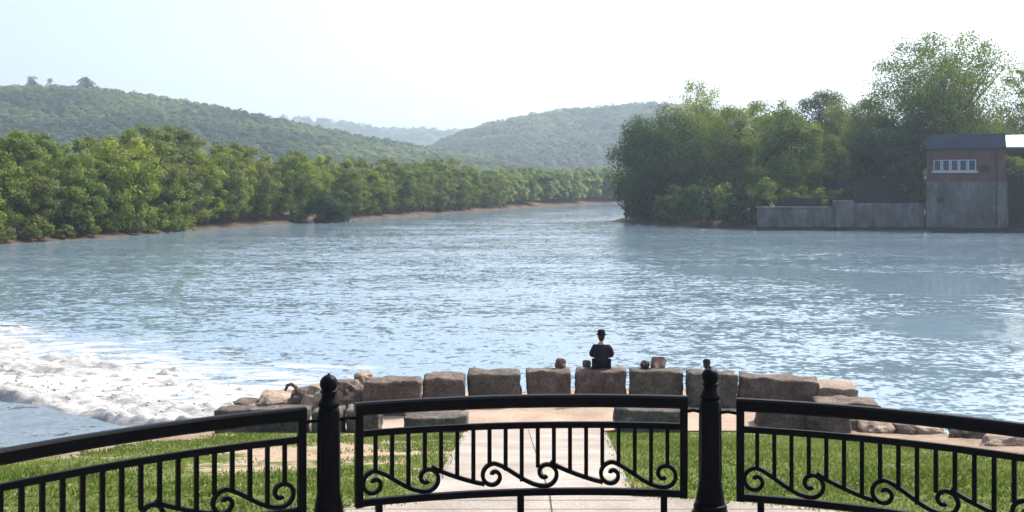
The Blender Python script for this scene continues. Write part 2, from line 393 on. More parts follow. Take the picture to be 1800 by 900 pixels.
xs = np.arange(-46, 52, .25); ys = np.arange(-30, 36, .25)
X, Y = np.meshgrid(xs, ys, indexing='ij')
V = np.stack([X.ravel(), Y.ravel(), ground_z(X, Y).ravel()], -1)
tag(link('ground', mesh_np('ground', V, grid_faces(len(xs), len(ys)), M['soil'], True)), kind='structure')

# lawn: turf sheet 2 cm above the soil, two sides of the path
def path_edges(y): return np.interp(y,[9,21.3],[-.72,-.93]), np.interp(y,[9,21.3],[1.05,1.93])
def lawn_inside(x, y):
    l, r = path_edges(y)
    left = np.interp(y, [0,8,12.6,15.5,18.3,20.9], [-9.5,-7.0,-6.4,-6.35,-6.1,-5.6])
    right = np.interp(y, [0,10,14.4,15.9,19.6,20.9], [11,8.6,7.3,6.6,6.0,5.2])
    n = (vn.fbm(x*1.3, y*1.3)-.47)*1.0
    m = (x > left+n) & (x < right+n) & (y < 20.9+n*.6) & (y > -4)
    m &= ((x < l+n*.12) | (x > r+n*.12))
    m &= np.hypot(x-PC[0], y-PC[1]) > PR-.1
    return m
def wear(x, y):
    w = np.exp(-(((x+2.9)/1.9)**2+((y-15.3)/3.6)**2)*1.1)*.5
    w += np.exp(-((x+.75)/.35)**2)*.25 + np.exp(-((x-1.5)/.4)**2)*.18
    w += np.clip((y-18.6)/3,0,1)*.35+.12
    w += np.exp(-(((x+3.6)/2.0)**2+((y-14.5)/3.0)**2))*.22
    w += np.clip((x-5.6-(15-y)*.1)/2.2,0,1)*.35 + np.clip((-5.3-x)/1.6,0,1)*.25
    return w
st = .08
xs = np.arange(-10.5, 12, st); ys = np.arange(-4, 21.6, st)
X, Y = np.meshgrid(xs, ys, indexing='ij')
V = np.stack([X.ravel(), Y.ravel(), (ground_z(X, Y)+.02).ravel()], -1)
Fq = grid_faces(len(xs), len(ys)); cen = V[Fq].mean(1)
Fq = Fq[lawn_inside(cen[:,0], cen[:,1])]
used, inv = np.unique(Fq, return_inverse=True); Vl = V[used]
tag(link('lawn', mesh_np('lawn', Vl, inv.reshape(-1,4), M['lawn'], True, {'wear':('POINT', wear(Vl[:,0], Vl[:,1]))})), kind='structure')
# grass blades
n = 190000
yy = 8.6 + (21.5-8.6)*rng.random(n)**1.25; xx = -8.5 + 18*rng.random(n)
k = lawn_inside(xx, yy) & (rng.random(n) > (wear(xx,yy)+(vn.fbm(xx*1.1+9, yy*1.1+5)-.47)*1.2)*1.7-.1)
xx = xx[k]; yy = yy[k]; n = len(xx); zz = ground_z(xx, yy)+.015
a = rng.random(n)*6.283; h = .02+.035*rng.random(n); w = .006+.009*rng.random(n); le = (rng.random((n,2))-.5)*.05
dx = np.cos(a)*w; dy = np.sin(a)*w
V = np.stack([np.stack([xx-dx,yy-dy,zz],-1), np.stack([xx+dx,yy+dy,zz],-1), np.stack([xx+le[:,0],yy+le[:,1],zz+h],-1)],1).reshape(-1,3)
tint = np.clip(rng.normal(.45,.2,n)+(vn.fbm(xx*.8,yy*.8)-.47)*1.0,0,1)
tag(link('grass', mesh_np('grass', V, np.arange(3*n).reshape(-1,3), M['grass'], False, {'tint':('FACE', tint)})),
    'short mown grass on the slope outside the railing', 'grass', kind='stuff')

# path down the slope, terrace, round paving
def sheet(name, poly_l, poly_r, mat, dz, nv=60, nu=14, zf=ground_z):
    t = np.linspace(0,1,nv); u = np.linspace(0,1,nu)
    yl = np.linspace(poly_l[0][1], poly_l[-1][1], nv)
    L_ = np.interp(yl, [p[1] for p in poly_l], [p[0] for p in poly_l]); R_ = np.interp(yl, [p[1] for p in poly_r], [p[0] for p in poly_r])
    X = L_[None,:]+(R_-L_)[None,:]*u[:,None]; Y = np.repeat(yl[None,:], nu, 0)
    V = np.stack([X.ravel(), Y.ravel(), (zf(X,Y)+dz).ravel()], -1)
    o = link(name, mesh_np(name, V, grid_faces(nu, nv), mat, True)); tag(o, kind='structure'); return o
sheet('path', [(-.78,9.16),(-1.0,21.4)], [(1.12,9.16),(2.0,21.4)], M['concrete'], .034)
sheet('terrace', [(-4.6,21.3),(-5.4,22.5),(-5.0,25.3)], [(5.6,21.3),(7.2,22.5),(7.4,25.3)], M['terrace'], .030, 30, 90)
mb = MB()
K = 96
top = [(PC[0]+PR*math.cos(2*math.pi*j/K), PC[1]+PR*math.sin(2*math.pi*j/K)) for j in range(K)]
mb.add([(x,y,z) for z in (-.5,.0) for x,y in top], [tuple(range(K))[::-1], tuple(range(K,2*K))]+[(j,(j+1)%K,K+(j+1)%K,K+j) for j in range(K)])
tag(mb.build('plaza', M['concrete'], bevel=.015), kind='structure')

# ------------------------------------------------------------------ railing on the arc
FR = 5.45
def arc(deg, z, off=0): # deg from +Y, clockwise
    a = R(deg); return Vector((PC[0]+(FR+off)*math.sin(a), PC[1]+(FR+off)*math.cos(a), z))
def arc_bar(mb, d0, d1, z0, z1, hw, n=40, taper=.0, chamfer=.012):
    pts = [d0+(d1-d0)*i/(n-1) for i in range(n)]
    c = chamfer
    prof = [(-hw,z0+c),(-hw+c,z0),(hw-c,z0),(hw,z0+c),(hw,z1-c),(hw-c,z1),(-hw+c,z1),(-hw,z1-c)]
    mb.sweep(pts, lambda i: [arc(pts[i], z, o) for o,z in prof])
def scroll_pts():
    """S scroll in (s,z), A curl at s=0, B curl at s=.447; z relative to the bottom rail top"""
    rA = .108; zA = .118; rB = .108; zB = .128; sB = .447
    P = []
    for i in range(34):                       # spiral of A: from the eye, clockwise out over left side to the top
        t = i/33; ang = R(55 - 420*t) if False else R(100-(-0)) 
        ang = math.pi*0.75 - t*math.pi*2.27   # eye at right, down, left, up
        r = rA*(.16+.84*t**.75)
        P.append((r*math.cos(ang), zA + r*math.sin(ang)))
    # now roughly at the top-left of A; go over and down to B's bottom
    x0, z0 = P[-1]
    br = [(0.0, zA+rA*1.0),(.055, zA+rA*.93),(.12, zA+rA*.55),(.20,.115),(.28,.062),(.35,.030),(.40,.020)]
    P += br
    for i in range(36):
        t = i/35; ang = -math.pi*.5 + t*math.pi*2.15
        r = rB*(1-.80*t**1.3)
        P.append((sB + r*math.cos(ang), zB + r*math.sin(ang)))
    return P
def smooth_pts(P, it=2):
    for _ in range(it):
        P = [P[0]] + [((P[i-1][0]+2*P[i][0]+P[i+1][0])/4, (P[i-1][1]+2*P[i][1]+P[i+1][1])/4) for i in range(1,len(P)-1)] + [P[-1]]
    return P
SC = smooth_pts(scroll_pts())
ZB0, ZB1 = .235, .292     # bottom rail
ZM0, ZM1 = .805, .858     # mid rail
ZT0, ZT1 = .985, 1.09     # top rail
def flatbar(mb, P2, d0, zoff, hw=.0165, hd=.018):
    """P2 in (s,z) swept as a rectangular bar on the arc"""
    n = len(P2)
    def pf(i):
        a = P2[max(i-1,0)]; b = P2[min(i+1,n-1)]; tx, tz = b[0]-a[0], b[1]-a[1]; L = math.hypot(tx,tz) or 1
        nx, nz = -tz/L*hw, tx/L*hw; s, z = P2[i]
        def q(s_, z_, o): return arc(d0+math.degrees(s_/FR), z_+zoff, o)
        return [q(s+nx,z+nz,-hd), q(s+nx,z+nz,hd), q(s-nx,z-nz,hd), q(s-nx,z-nz,-hd)]
    mb.sweep(P2, pf)

PANELS = [(-56.3,-22.5,'left curved black railing panel, running down off the left edge'),
          (-22.5,11.3,'middle curved black railing panel between the two ball-topped posts'),
          (11.3,45.1,'right curved black railing panel, running down off the right edge')]
def make_panel(pa, pb, label):
    mid = (pa+pb)/2; c = arc(mid, 0)
    root = empty('railing', c)
    tag(root, label, 'railing', 'curved railing panels round the overlook')
    a, b = pa+2.6, pb-2.3
    def done(mb, nm, **kw):
        mb.v = [tuple(Vector(v)-c) for v in mb.v]; return mb.build(nm, M['iron'], root, **kw)
    m = MB(); arc_bar(m, a-.35, b+.35, ZT0, ZT1, .042, 48, chamfer=.016); done(m,'top_rail')
    m = MB(); arc_bar(m, a+.3, b-.3, ZM0, ZM1, .02, 40, chamfer=.006); done(m,'middle_rail')
    m = MB(); arc_bar(m, a+.3, b-.3, ZB0, ZB1, .025, 40, chamfer=.006); done(m,'bottom_rail')
    for d in (a, b):
        m = MB(); p0, p1 = math.degrees(.033/FR), .033
        vs = [arc(d+s*p0, z, o*p1) for z in (ZB0-.004, ZT0+.01) for s,o in ((-1,-1),(1,-1),(1,1),(-1,1))]
        m.add(vs, [(0,3,2,1),(4,5,6,7),(0,1,5,4),(1,2,6,5),(2,3,7,6),(3,0,4,7)]); done(m,'stile', bevel=.005)
    # hinge lugs to the posts
    for d, e in ((a-.2, pa+.75), (b+.2, pb-.75)):
        for z in (.96,):
            m = MB(); m.tube([arc(d,z), arc((d+e)/2,z+.012), arc(e,z)], .014, 8); done(m,'mounting_lug', smooth=True)
    # scrolls
    span = b-a; st = a + 1.3
    unit = 10.6; top_env = []
    for u in range(3):
        d0 = st+u*unit
        m = MB(); flatbar(m, SC, d0, ZB1); done(m,'scroll')
        for s,z in SC: top_env.append((d0+math.degrees(s/FR), z+ZB1))
        if u < 2:
            cn = [(.50,.190),(.55,.178),(.63,.150),(.71,.118),(.80,.085),(.88,.060),(.935,.052)]
            cn = [(.447+.04,.225),(.50,.215)]+cn[1:]
            m = MB(); flatbar(m, smooth_pts(cn), d0, ZB1); done(m,'scroll_link')
            for s,z in cn: top_env.append((d0+math.degrees(s/FR), z+ZB1))
    nb = 19
    for i in range(nb):
        d = a+span*(i+1)/(nb+1)
        zs = [z for q,z in top_env if abs(q-d) < .42]
        z0 = max(zs) if zs else ZB1
        m = MB(); p0, p1 = math.degrees(.0165/FR), .0165
        vs = [arc(d+s*p0, z, o*p1) for z in (z0-.006, ZM0+.004) for s,o in ((-1,-1),(1,-1),(1,1),(-1,1))]
        m.add(vs, [(0,3,2,1),(4,5,6,7),(0,1,5,4),(1,2,6,5),(2,3,7,6),(3,0,4,7)]); done(m,'baluster')
    for d in (a+1.75, (a+b)/2-.1, b-1.75):
        m = MB(); p0, p1 = math.degrees(.028/FR), .028
        vs = [arc(d+s*p0, z, o*p1) for z in (.0, ZB0+.002) for s,o in ((-1,-1),(1,-1),(1,1),(-1,1))]
        m.add(vs, [(0,3,2,1),(4,5,6,7),(0,1,5,4),(1,2,6,5),(2,3,7,6),(3,0,4,7)]); done(m,'leg', bevel=.004)
for p in PANELS: make_panel(*p)

def make_post(d, label):
    c = arc(d, 0)
    r = empty('railing_post', c, -R(d)); tag(r, label, 'post', 'cast railing posts')
    m = MB()
    for j in range(24): pass
    # octagonal-fluted shaft
    k = 32; prof = [(.125,.20),(.118,.24),(.108,.30),(.098,.36),(.094,.40),(.092,.42),(.090,.70),(.087,1.0),(.084,1.045),(.078,1.075)]
    vs = []; fs = []
    for (rr,z) in prof:
        for j in range(k):
            q = 2*math.pi*j/k; fl = .006*math.cos(q*8) if .41 < z < 1.02 else 0
            vs.append(((rr+fl)*math.cos(q), (rr+fl)*math.sin(q), z))
    for i in range(len(prof)-1):
        for j in range(k):
            a=i*k+j; b=i*k+(j+1)%k; fs.append((a,b,b+k,a+k))
    fs.append(tuple(range(k))[::-1]); fs.append(tuple((len(prof)-1)*k+j for j in range(k)))
    m.add(vs, fs); m.build('shaft', M['iron'], r, smooth=True)
    m = MB(); m.lathe([(.20,.0),(.20,.045),(.19,.06),(.165,.075),(.16,.11),(.15,.125),(.138,.15),(.14,.175),(.128,.20)], 28); m.build('base', M['iron'], r, smooth=True)
    m = MB(); m.lathe([(.078,1.073),(.088,1.082),(.089,1.10),(.080,1.115),(.068,1.135),(.060,1.155),(.058,1.17),(.060,1.185),(.070,1.192),(.071,1.203),(.06,1.213)], 24); m.build('collar', M['iron'], r, smooth=True)
    m = MB(); m.lathe([(.058,1.211)]+[(.073*math.cos(q), 1.262+.073*math.sin(q)) for q in [R(-40+10*i) for i in range(13)]]+[(.012,1.336),(.008,1.346)], 24); m.build('ball_finial', M['iron'], r, smooth=True)
make_post(-22.5, 'thick black ball-topped railing post left of the middle panel')
make_post(11.3, 'thick black ball-topped railing post right of the middle panel')

# ------------------------------------------------------------------ stone blocks
def block_mesh(w, d, h, seed, rough=.05):
    r = random.Random(seed)
    nx, ny, nz = 9, 6, 6
    import bmesh
    bm = bmesh.new(); bmesh.ops.create_cube(bm, size=1)
    bmesh.ops.subdivide_edges(bm, edges=bm.edges[:], cuts=13, use_grid_fill=True)
    off = Vector((r.random()*50, r.random()*50, r.random()*50))
    rad = min(h,d,w)*.07
    tw = [(r.random()-.5)*.06 for _ in range(4)]
    for v in bm.verts:
        p = Vector((v.co.x*w, v.co.y*d, (v.co.z+.5)*h))
        # round the edges
        q = Vector((max(-w/2+rad, min(w/2-rad, p.x)), max(-d/2+rad, min(d/2-rad, p.y)), max(rad, min(h-rad, p.z))))
        e = p-q
        if e.length > 1e-6: p = q+e.normalized()*rad
        n = noise.noise_vector(p*2.2+off)*rough + noise.noise_vector(p*5+off)*rough*.6 + noise.noise_vector(p*13+off)*rough*.35
        p += n; p.z += p.x*tw[0]+p.y*tw[1]; p.x += p.z*tw[2]
        if p.z < .05: p.z = min(p.z, 0)-.03
        v.co = p
    me = bpy.data.meshes.new('stone_block'); bm.to_mesh(me); bm.free()
    for p in me.polygons: p.use_smooth = True
    return me
def block_px(px0, px1, ytop, ztop, h, depth, label, mat='stone', group=None, rot=0, seed=0, ydist=None, name='stone_block'):
    Yd = ydist if ydist else (CAMZ-ztop)*F/(ytop-HZ)
    w = (px1-px0)/F*Yd; xc = ((px0+px1)/2-900)/F*Yd
    me = block_mesh(w, depth, h, seed); me.materials.append(M[mat])
    o = link(name, me, None, (xc, Yd+depth/2, ztop-h)); o.rotation_euler = (0,0,R(rot))
    tag(o, label, 'stone block', group); return o
G1 = 'row of cut stone blocks along the water edge'
B = [
 (637,738,668,'wide brown cut stone block at the left end of the waterside row','stone',4),
 (741,815,661,'narrow reddish brown stone block, second from the left in the waterside row','stone',3),
 (823,915,654,'greenish grey stone block, third from the left in the waterside row','stone_grey',2),
 (927,1003,651,'smaller stone block just left of the block the hatted person sits on','stone',0),
 (1013,1100,650,'stone block the person in the hat is sitting on','stone',-1),
 (1110,1201,651,'wide stone block right of the seated person, with a reddish stone on top','stone_grey',-2),
 (1213,1300,656,'stone block hidden in part by the right railing post','stone_grey',-4)]
BLK = []
for i,(a,b,y,l,m_,rt) in enumerate(B):
    BLK.append(block_px(a,b,y+3,-1.53,.83,.72,l,m_,G1,rt,i+1))
lb = block_px(1304,1440,668,-1.62,.75,.8,'long stone block tapering down beyond the right post','stone',G1,-12,9); lb.rotation_euler = (0,R(3.5),R(-12))
block_px(1436,1512,690,-1.84,.5,.9,'thin tan-topped stone slab near the right end of the row','stone_tan',G1,-6,10, ydist=23.6)
block_px(1442,1552,704,-1.95,.45,.9,'low end slab standing furthest right in the waterside row','stone',G1,-5,11, ydist=22.3)
G2 = 'low stone blocks at the foot of the lawn'
block_px(376,537,724,-1.74,.62,.6,'longest low grey stone block, under the right end of the left railing panel','stone_grey',G2,3,21,20.7)
block_px(548,600,727,-1.76,.55,.6,'short grey stone block seen either side of the left railing post','stone_grey',G2,0,22,20.7)
block_px(606,668,724,-1.74,.58,.6,'squarish grey stone block just right of the left railing post','stone_grey',G2,0,23,20.7)
block_px(709,820,733,-1.88,.5,.6,'low dark stone block left of the path, behind the middle railing panel','stone_grey',G2,2,24,20.7)
block_px(1083,1206,724,-1.76,.58,.6,'low grey stone block right of the path, behind the middle railing panel','stone_grey',G2,-2,25,20.8)
block_px(1340,1446,728,-1.90,.45,.9,'low bluish grey slab beyond the left end of the right railing panel','stone_grey',G2,-8,26,21.3)
block_px(1430,1502,728,-1.86,.55,.8,'dark mossy stone block on the right bank edge among tan rocks','stone_grey',G2,-14,27,21.0)

def rock(x, y, z, sx, sy, sz, mat, label, seed, group=None, name='rock', cat='rock', shape=None):
    import bmesh
    bm = bmesh.new(); bmesh.ops.create_icosphere(bm, subdivisions=3, radius=1)
    off = Vector((seed*3.7, seed*1.3, seed*2.9))
    for v in bm.verts:
        d = v.co.normalized(); r = 1+.35*noise.noise(d*1.3+off)+.16*noise.noise(d*3.1+off)
        p = d*r; p.z = max(-.6,min(.85,p.z))
        if shape == 'peak': p.x *= 1.15-.95*max(0,min(1,(p.z+.5)/1.3)); p.z *= 1.15
        v.co = Vector((p.x*sx, p.y*sy, p.z*sz))
    me = bpy.data.meshes.new(name); bm.to_mesh(me); bm.free(); me.materials.append(M[mat])
    for p in me.polygons: p.use_smooth = False
    o = link(name, me, None, (x,y,z)); o.rotation_euler = (0,0,seed*1.1)
    tag(o, label, cat, group); return o
def pxw(px, Yd): return (px-900)/F*Yd
GR = 'rocks along the promontory edge'
# left rough brown rocks behind the post
rock(pxw(607,23.4),23.4,-2.0,.42,.5,.42,'stone','rough brown boulder between the left post and the block row',1,GR)
rock(pxw(560,23.5),23.5,-2.05,.40,.4,.34,'stone_tan','tan boulder just left of the left railing post',2,GR)
rock(pxw(535,23.8),23.8,-2.12,.38,.4,.28,'stone','low brown boulder beside the curved driftwood',3,GR)
rock(pxw(487,24.2),24.2,-2.3,.52,.4,.22,'stone_tan','flat tan rock showing above the longest low block',4,GR)
rock(pxw(437,24.4),24.4,-2.38,.42,.3,.12,'stone','thin dark flat rock at the edge of the foam',5,GR)
rock(pxw(640,24.3),24.3,-2.0,.3,.4,.45,'stone_tan','tan rock leaning behind the leftmost block of the row',6,GR)
# on / behind the blocks
rock(pxw(1156,24.4),24.35,-1.43,.24,.2,.19,'stone_red','reddish peaked stone on top of the wide block',7,None,shape='peak')
rock(pxw(1133,24.4),24.4,-1.45,.10,.12,.13,'stone','small grey stone beside the reddish peaked one',8,None)
rock(pxw(985,24.5),24.4,-1.43,.13,.14,.17,'stone_red','small reddish stone on the block left of the seated person',9,None)
rock(pxw(1031,24.4),24.35,-1.43,.07,.1,.12,'stone','fist-sized dark stone on the block beside the seated person',10,None)
# right bank rocks
rspec = [(1500,742,.55,.22,'stone_tan','pale jagged rock right of the dark mossy block'),(1540,750,.5,.18,'stone_tan','wedge-shaped pale rock, second of the rocks on the right bank'),
         (1590,752,.42,.16,'stone','brown rock half way along the right bank'),(1632,758,.4,.14,'stone_tan','flat tan rock before the darker pair on the right bank'),
         (1690,768,.35,.17,'stone','dark rock of the right bank, larger of a pair'),(1720,770,.22,.12,'stone','dark rock of the right bank, smaller of a pair'),
         (1760,780,.36,.13,'stone_tan','tan rock nearest the right edge of the photo')]
for i,(px,py,s,h,m_,l) in enumerate(rspec):
    Yd = 5.1*F/(py-HZ) if py < 756 else 1.064/((py-HZ)/F-.192)
    x = pxw(px,Yd); z = float(ground_z(x,Yd))
    rock(x,Yd,z+.02,s,s*.7,h*1.5,m_,l,20+i,GR)
# curved driftwood
m = MB(); Yd = 23.6; bx_ = pxw(515,Yd)
m.tube([(bx_-.20,Yd+.1,-1.93),(bx_-.14,Yd+.05,-1.80),(bx_-.03,Yd,-1.76),(bx_+.07,Yd,-1.84),(bx_+.11,Yd,-1.98),(bx_+.12,Yd,-2.2),(bx_+.14,Yd,-2.5)],[.03,.04,.045,.05,.055,.06,.06],8)
tag(m.build('driftwood', M['driftwood'], smooth=True),'curved reddish driftwood branch left of the left post','driftwood')

# ------------------------------------------------------------------ water
xs = np.array([-4000,-400,-100,-60,-40,-20,0,20,40,100,400,4000.]); ys = np.array([-200,10,20,40,80,160,320,640,1300,5200.])
X, Y = np.meshgrid(xs, ys, indexing='ij')
tag(link('river', mesh_np('river', np.stack([X.ravel(),Y.ravel(),np.full(X.size,WZ)],-1), grid_faces(len(xs),len(ys)), M['water'])), kind='structure')
tag(link('riverbed', mesh_np('riverbed', np.stack([X.ravel(),Y.ravel(),np.full(X.size,-7.5)],-1), grid_faces(len(xs),len(ys)), M['riverbed'])), kind='structure')
# weir: upper pool on the left, its crest and the white water below it
WA = np.array([-6.2, 25.6]); WD = np.array([-.855,.517]); WN = np.array([.517,.855])
POOLZ = -3.6
ts = np.linspace(-2, 70, 120); ns = np.linspace(-40, 0, 60)
T, Nn = np.meshgrid(ts, ns, indexing='ij')
wob = .18*np.sin(T*.9)+.12*np.sin(T*2.3)
P = WA+T[...,None]*WD+(Nn+wob*np.clip((Nn+3)/3,0,1))[...,None]*WN
Z = POOLZ - .35*np.clip((Nn+.5)/.5,0,1)**2
V = np.concatenate([P.reshape(-1,2), Z.reshape(-1,1)],1)
tag(link('upper_pool', mesh_np('upper_pool', V, grid_faces(120,60)[:,::-1], M['pool'], True)), kind='structure')
mb = MB()
for i in range(30):
    pass
c0 = WA+WD*-2-WN*1.0; c1 = WA+WD*70-WN*1.0
q = [c0-WN*.9, c1-WN*.9, c1, c0]
mb.add([(p[0],p[1],z) for z in (-7.2,-3.75) for p in q], [(0,3,2,1),(4,5,6,7),(0,1,5,4),(1,2,6,5),(2,3,7,6),(3,0,4,7)])
tag(mb.build('weir', M['old_concrete']), 'low concrete weir under the white water on the left', 'weir')
# foam field
ts = np.arange(-13, 62, .11); ns = np.arange(-.3, 22, .11)
T, Nn = np.meshgrid(ts, ns, indexing='ij')
P = WA+T[...,None]*WD+Nn[...,None]*WN; px_, py_ = P[...,0], P[...,1]
lim = np.interp(T, [-12,-9,-4,3,9,14,22,40,60], [6.0,7.5,9.5,10.5,8.6,8.6,11.0,13,15])
dens = np.clip(1.12-(Nn/lim), -.6, 1)*np.clip((T+12.5)/4,0,1)
f1 = vn.fbm(px_*.55+7, py_*.9+3, 5); f2 = vn.fbm(px_*1.7+70, py_*2.6+30, 4); f3 = vn.fbm(px_*.16+5, py_*.3+8, 3)
f4 = vn.fbm(px_*4.5+11, py_*6+13, 3)
z = WZ - .20 + dens*.34 + (f1-.47)*.42 + (f2-.47)*.40 + (f3-.47)*.50 + (f4-.44)*.26
z = z + np.clip(1-Nn/2.2,0,1)*.38*(f1+.35) - (1-np.clip((T+12.5)/4,0,1))*1.2 - np.clip(Nn/lim-1,0,1)*.8
z = np.where((Nn < 1.3)&(T > -3), np.maximum(z, WZ+.22+.4*(f2-.4)), z); z = np.minimum(z, WZ+1.0); z = WZ-.34+(z-WZ+.34)*np.clip((Nn+.3)/.7,0,1); z = np.maximum(z, WZ-.35)
V = np.concatenate([P.reshape(-1,2), z.reshape(-1,1)],1)
Fq = grid_faces(len(ts), len(ns))[:,::-1]
keep = V[Fq][:,:,2].max(1) > WZ-.05; Fq = Fq[keep]; used, inv = np.unique(Fq, return_inverse=True); Vf = V[used]
# droplets of spray
nd = 1100; tt = -5+60*rng.random(nd); nn_ = np.abs(rng.normal(0,1.7,nd)); hh = rng.random(nd)**2*1.0
pd = WA+tt[:,None]*WD+nn_[:,None]*WN; ce = np.stack([pd[:,0],pd[:,1],WZ+.1+hh],-1)
oc = np.array([[1,0,0],[-1,0,0],[0,1,0],[0,-1,0],[0,0,1],[0,0,-1.]]); of = np.array([[0,2,4],[2,1,4],[1,3,4],[3,0,4],[2,0,5],[1,2,5],[3,1,5],[0,3,5]])
sz = .012+.028*rng.random(nd)**2
Vd = (ce[:,None,:]+oc[None]*sz[:,None,None]*(1+.6*rng.random((nd,6,1)))).reshape(-1,3)
Fd = (of[None]+np.arange(nd)[:,None,None]*6).reshape(-1,3)
Ft = np.concatenate([inv.reshape(-1,4)[:,[0,1,2]], inv.reshape(-1,4)[:,[0,2,3]], Fd+len(Vf)])
tag(link('foam', mesh_np('foam', np.concatenate([Vf,Vd]), Ft, M['foam'], True)), 'white churning water and spray below the weir', 'foam', kind='stuff')

# ------------------------------------------------------------------ far banks
LSH = [(-160,-60),(-95,20),(-80,70),(-66,108),(-63,123.6),(-57,140),(-50,176),(-40,206),(-23,257),(0,334),(40,441),(100,520),(220,600),(420,660),(900,700)]
RSH = [(500,80),(150,150),(110,163.5),(81,165),(68,165),(41,166.5),(33,176),(24,196),(20,208),(26,232),(38,268),(72,330),(140,400),(300,470),(900,560)]
def pip(x, y, poly):
    ins = np.zeros(x.shape, bool); n = len(poly)
    for i in range(n):
        x0,y0 = poly[i]; x1,y1 = poly[(i+1)%n]
        c = ((y0 > y) != (y1 > y)) & (x < (x1-x0)*(y-y0)/((y1-y0) if y1 != y0 else 1e-9)+x0); ins ^= c
    return ins
def pdist(x, y, line):
    d = np.full(x.shape, 1e9)
    for (x0,y0),(x1,y1) in zip(line[:-1], line[1:]):
        dx, dy = x1-x0, y1-y0; t = np.clip(((x-x0)*dx+(y-y0)*dy)/(dx*dx+dy*dy),0,1)
        d = np.minimum(d, np.hypot(x-x0-t*dx, y-y0-t*dy))
    return d
LP = LSH+[(6000,900),(6000,9000),(-6000,9000),(-6000,-60)]
RP = RSH+[(900,80)]
def land_z(x, y):
    x = np.asarray(x,float); y = np.asarray(y,float)
    dl = pdist(x,y,LSH)*np.where(pip(x,y,LP),1,-1); dr = pdist(x,y,RSH)*np.where(pip(x,y,RP),1,-1)
    n = vn.fbm(x*.12+20,y*.12+20)-.47; n2 = vn.fbm(x*.5,y*.5)-.47
    d = np.maximum(dl, dr)
    z = WZ + np.where(d > 0, np.minimum((d+n*3)*.22, 2.0+n*1.0)+n2*.3, d*.3)
    return np.maximum(z, -7)
ang = np.radians(np.arange(-62, 62, .22)); rad = np.exp(np.arange(math.log(75), math.log(5500), .0125))
A, Rr = np.meshgrid(ang, rad, indexing='ij'); X = Rr*np.sin(A); Y = Rr*np.cos(A)
V = np.stack([X.ravel(),Y.ravel(),land_z(X,Y).ravel()],-1); Fq = grid_faces(len(ang),len(rad))[:,::-1]
Fq = Fq[V[Fq][:,:,2].max(1) > WZ-1.0]; used, inv = np.unique(Fq, return_inverse=True)
tag(link('river_banks', mesh_np('river_banks', V[used], inv.reshape(-1,4), M['mud'], True)), kind='structure')

# hills
def hill(name, D, front, prof, back=500):
    pxs = np.linspace(prof[0][0], prof[-1][0], 260)
    yt = np.interp(pxs, [p[0] for p in prof], [p[1] for p in prof])
    yt = np.convolve(np.pad(yt,6,'edge'), np.ones(13)/13, 'valid')
    zt = CAMZ+(HZ-yt)/F*D; xr = (pxs-900)/F*D
    rows = np.linspace(0,1,50); rows2 = np.linspace(1,2,12)[1:]
    Vs = []
    for t in list(rows)+list(rows2):
        if t <= 1:
            yd = D-front*(1-t); s = (t*t*(3-2*t))*.6+t*.4
        else:
            yd = D+back*(t-1); s = 1-(t-1)**1.4
        bump = (vn.fbm(xr/90+D, np.full_like(xr, yd/90), 4)-.47)*.35*math.sin(math.pi*min(t,1.0))
        z = -3+(zt+3)*np.clip(s+bump*.5,0,1.2)
        Vs.append(np.stack([xr*(.9+.1*t if t<1 else 1), np.full_like(xr,yd), z],-1))
    Vv = np.array(Vs); nr = len(Vs)
    o = link(name, mesh_np(name, Vv.reshape(-1,3), grid_faces(nr,260)[:,::-1], M['hillground'], True)); tag(o, kind='structure')
    return Vv
def crown_blobs(centres, radii, tints, nf=1):
    """small irregular leafy tufts for far woods: jittered domes made of random facets"""
    n = len(centres); K = KF
    u = rng.normal(size=(n,K,3)); u /= np.linalg.norm(u,axis=2,keepdims=True); u[...,2] = np.abs(u[...,2])*1.15-.25
    rr = radii[:,None,None]*(.72+.36*rng.random((n,K,1)))
    c = centres[:,None,:]+u*rr
    s = radii[:,None]*(.13+.17*rng.random((n,K)))
    t1 = np.cross(u, rng.normal(size=(n,K,3))); t1 /= np.linalg.norm(t1,axis=2,keepdims=True)+1e-9
    nrm = u*.38+rng.normal(size=(n,K,3))*.12+np.array([.1,-.25,.6]); t1 = np.cross(nrm,t1); t1 /= np.linalg.norm(t1,axis=2,keepdims=True)+1e-9
    t2 = np.cross(nrm,t1); t2 /= np.linalg.norm(t2,axis=2,keepdims=True)+1e-9
    q = np.stack([c-t1*s[...,None]-t2*s[...,None]*.7, c+t1*s[...,None]*.8-t2*s[...,None], c+t1*s[...,None]+t2*s[...,None]*.8, c-t1*s[...,None]*.7+t2*s[...,None]],2)
    V = q.reshape(-1,3); tint = np.repeat(tints,K)+rng.normal(0,.05,n*K)
    return V, np.arange(len(V)).reshape(-1,4), np.clip(tint,0,1)
def hill_forest(name, Vv, n, rmin, rmax, label, bias=0.0):
    nr, nc, _ = Vv.shape
    fi = rng.random(n)*56; fj = rng.random(n)*(nc-1.01); i = fi.astype(int); j = fj.astype(int); a = (fi-i)[:,None]; b = (fj-j)[:,None]
    i = np.minimum(i, nr-2)
    P = Vv[i,j]*(1-a)*(1-b)+Vv[i+1,j]*a*(1-b)+Vv[i,j+1]*(1-a)*b+Vv[i+1,j+1]*a*b
    r = rmin+(rmax-rmin)*rng.random(n)**1.5
    P[:,2] += r*.45
    tn = .40+bias+(vn.fbm(P[:,0]/70+D_off, P[:,2]/16+P[:,1]/160, 4)-.47)*2.9+rng.normal(0,.055,n)
    V, Fq, ti = crown_blobs(P, r, np.clip(tn,0,1))
    tag(link(name, mesh_np(name, V, Fq, M['leaf_hill'], False, {'tint':('FACE',ti)})), label, 'woods', kind='stuff')
D_off = 3.3; KF = 40
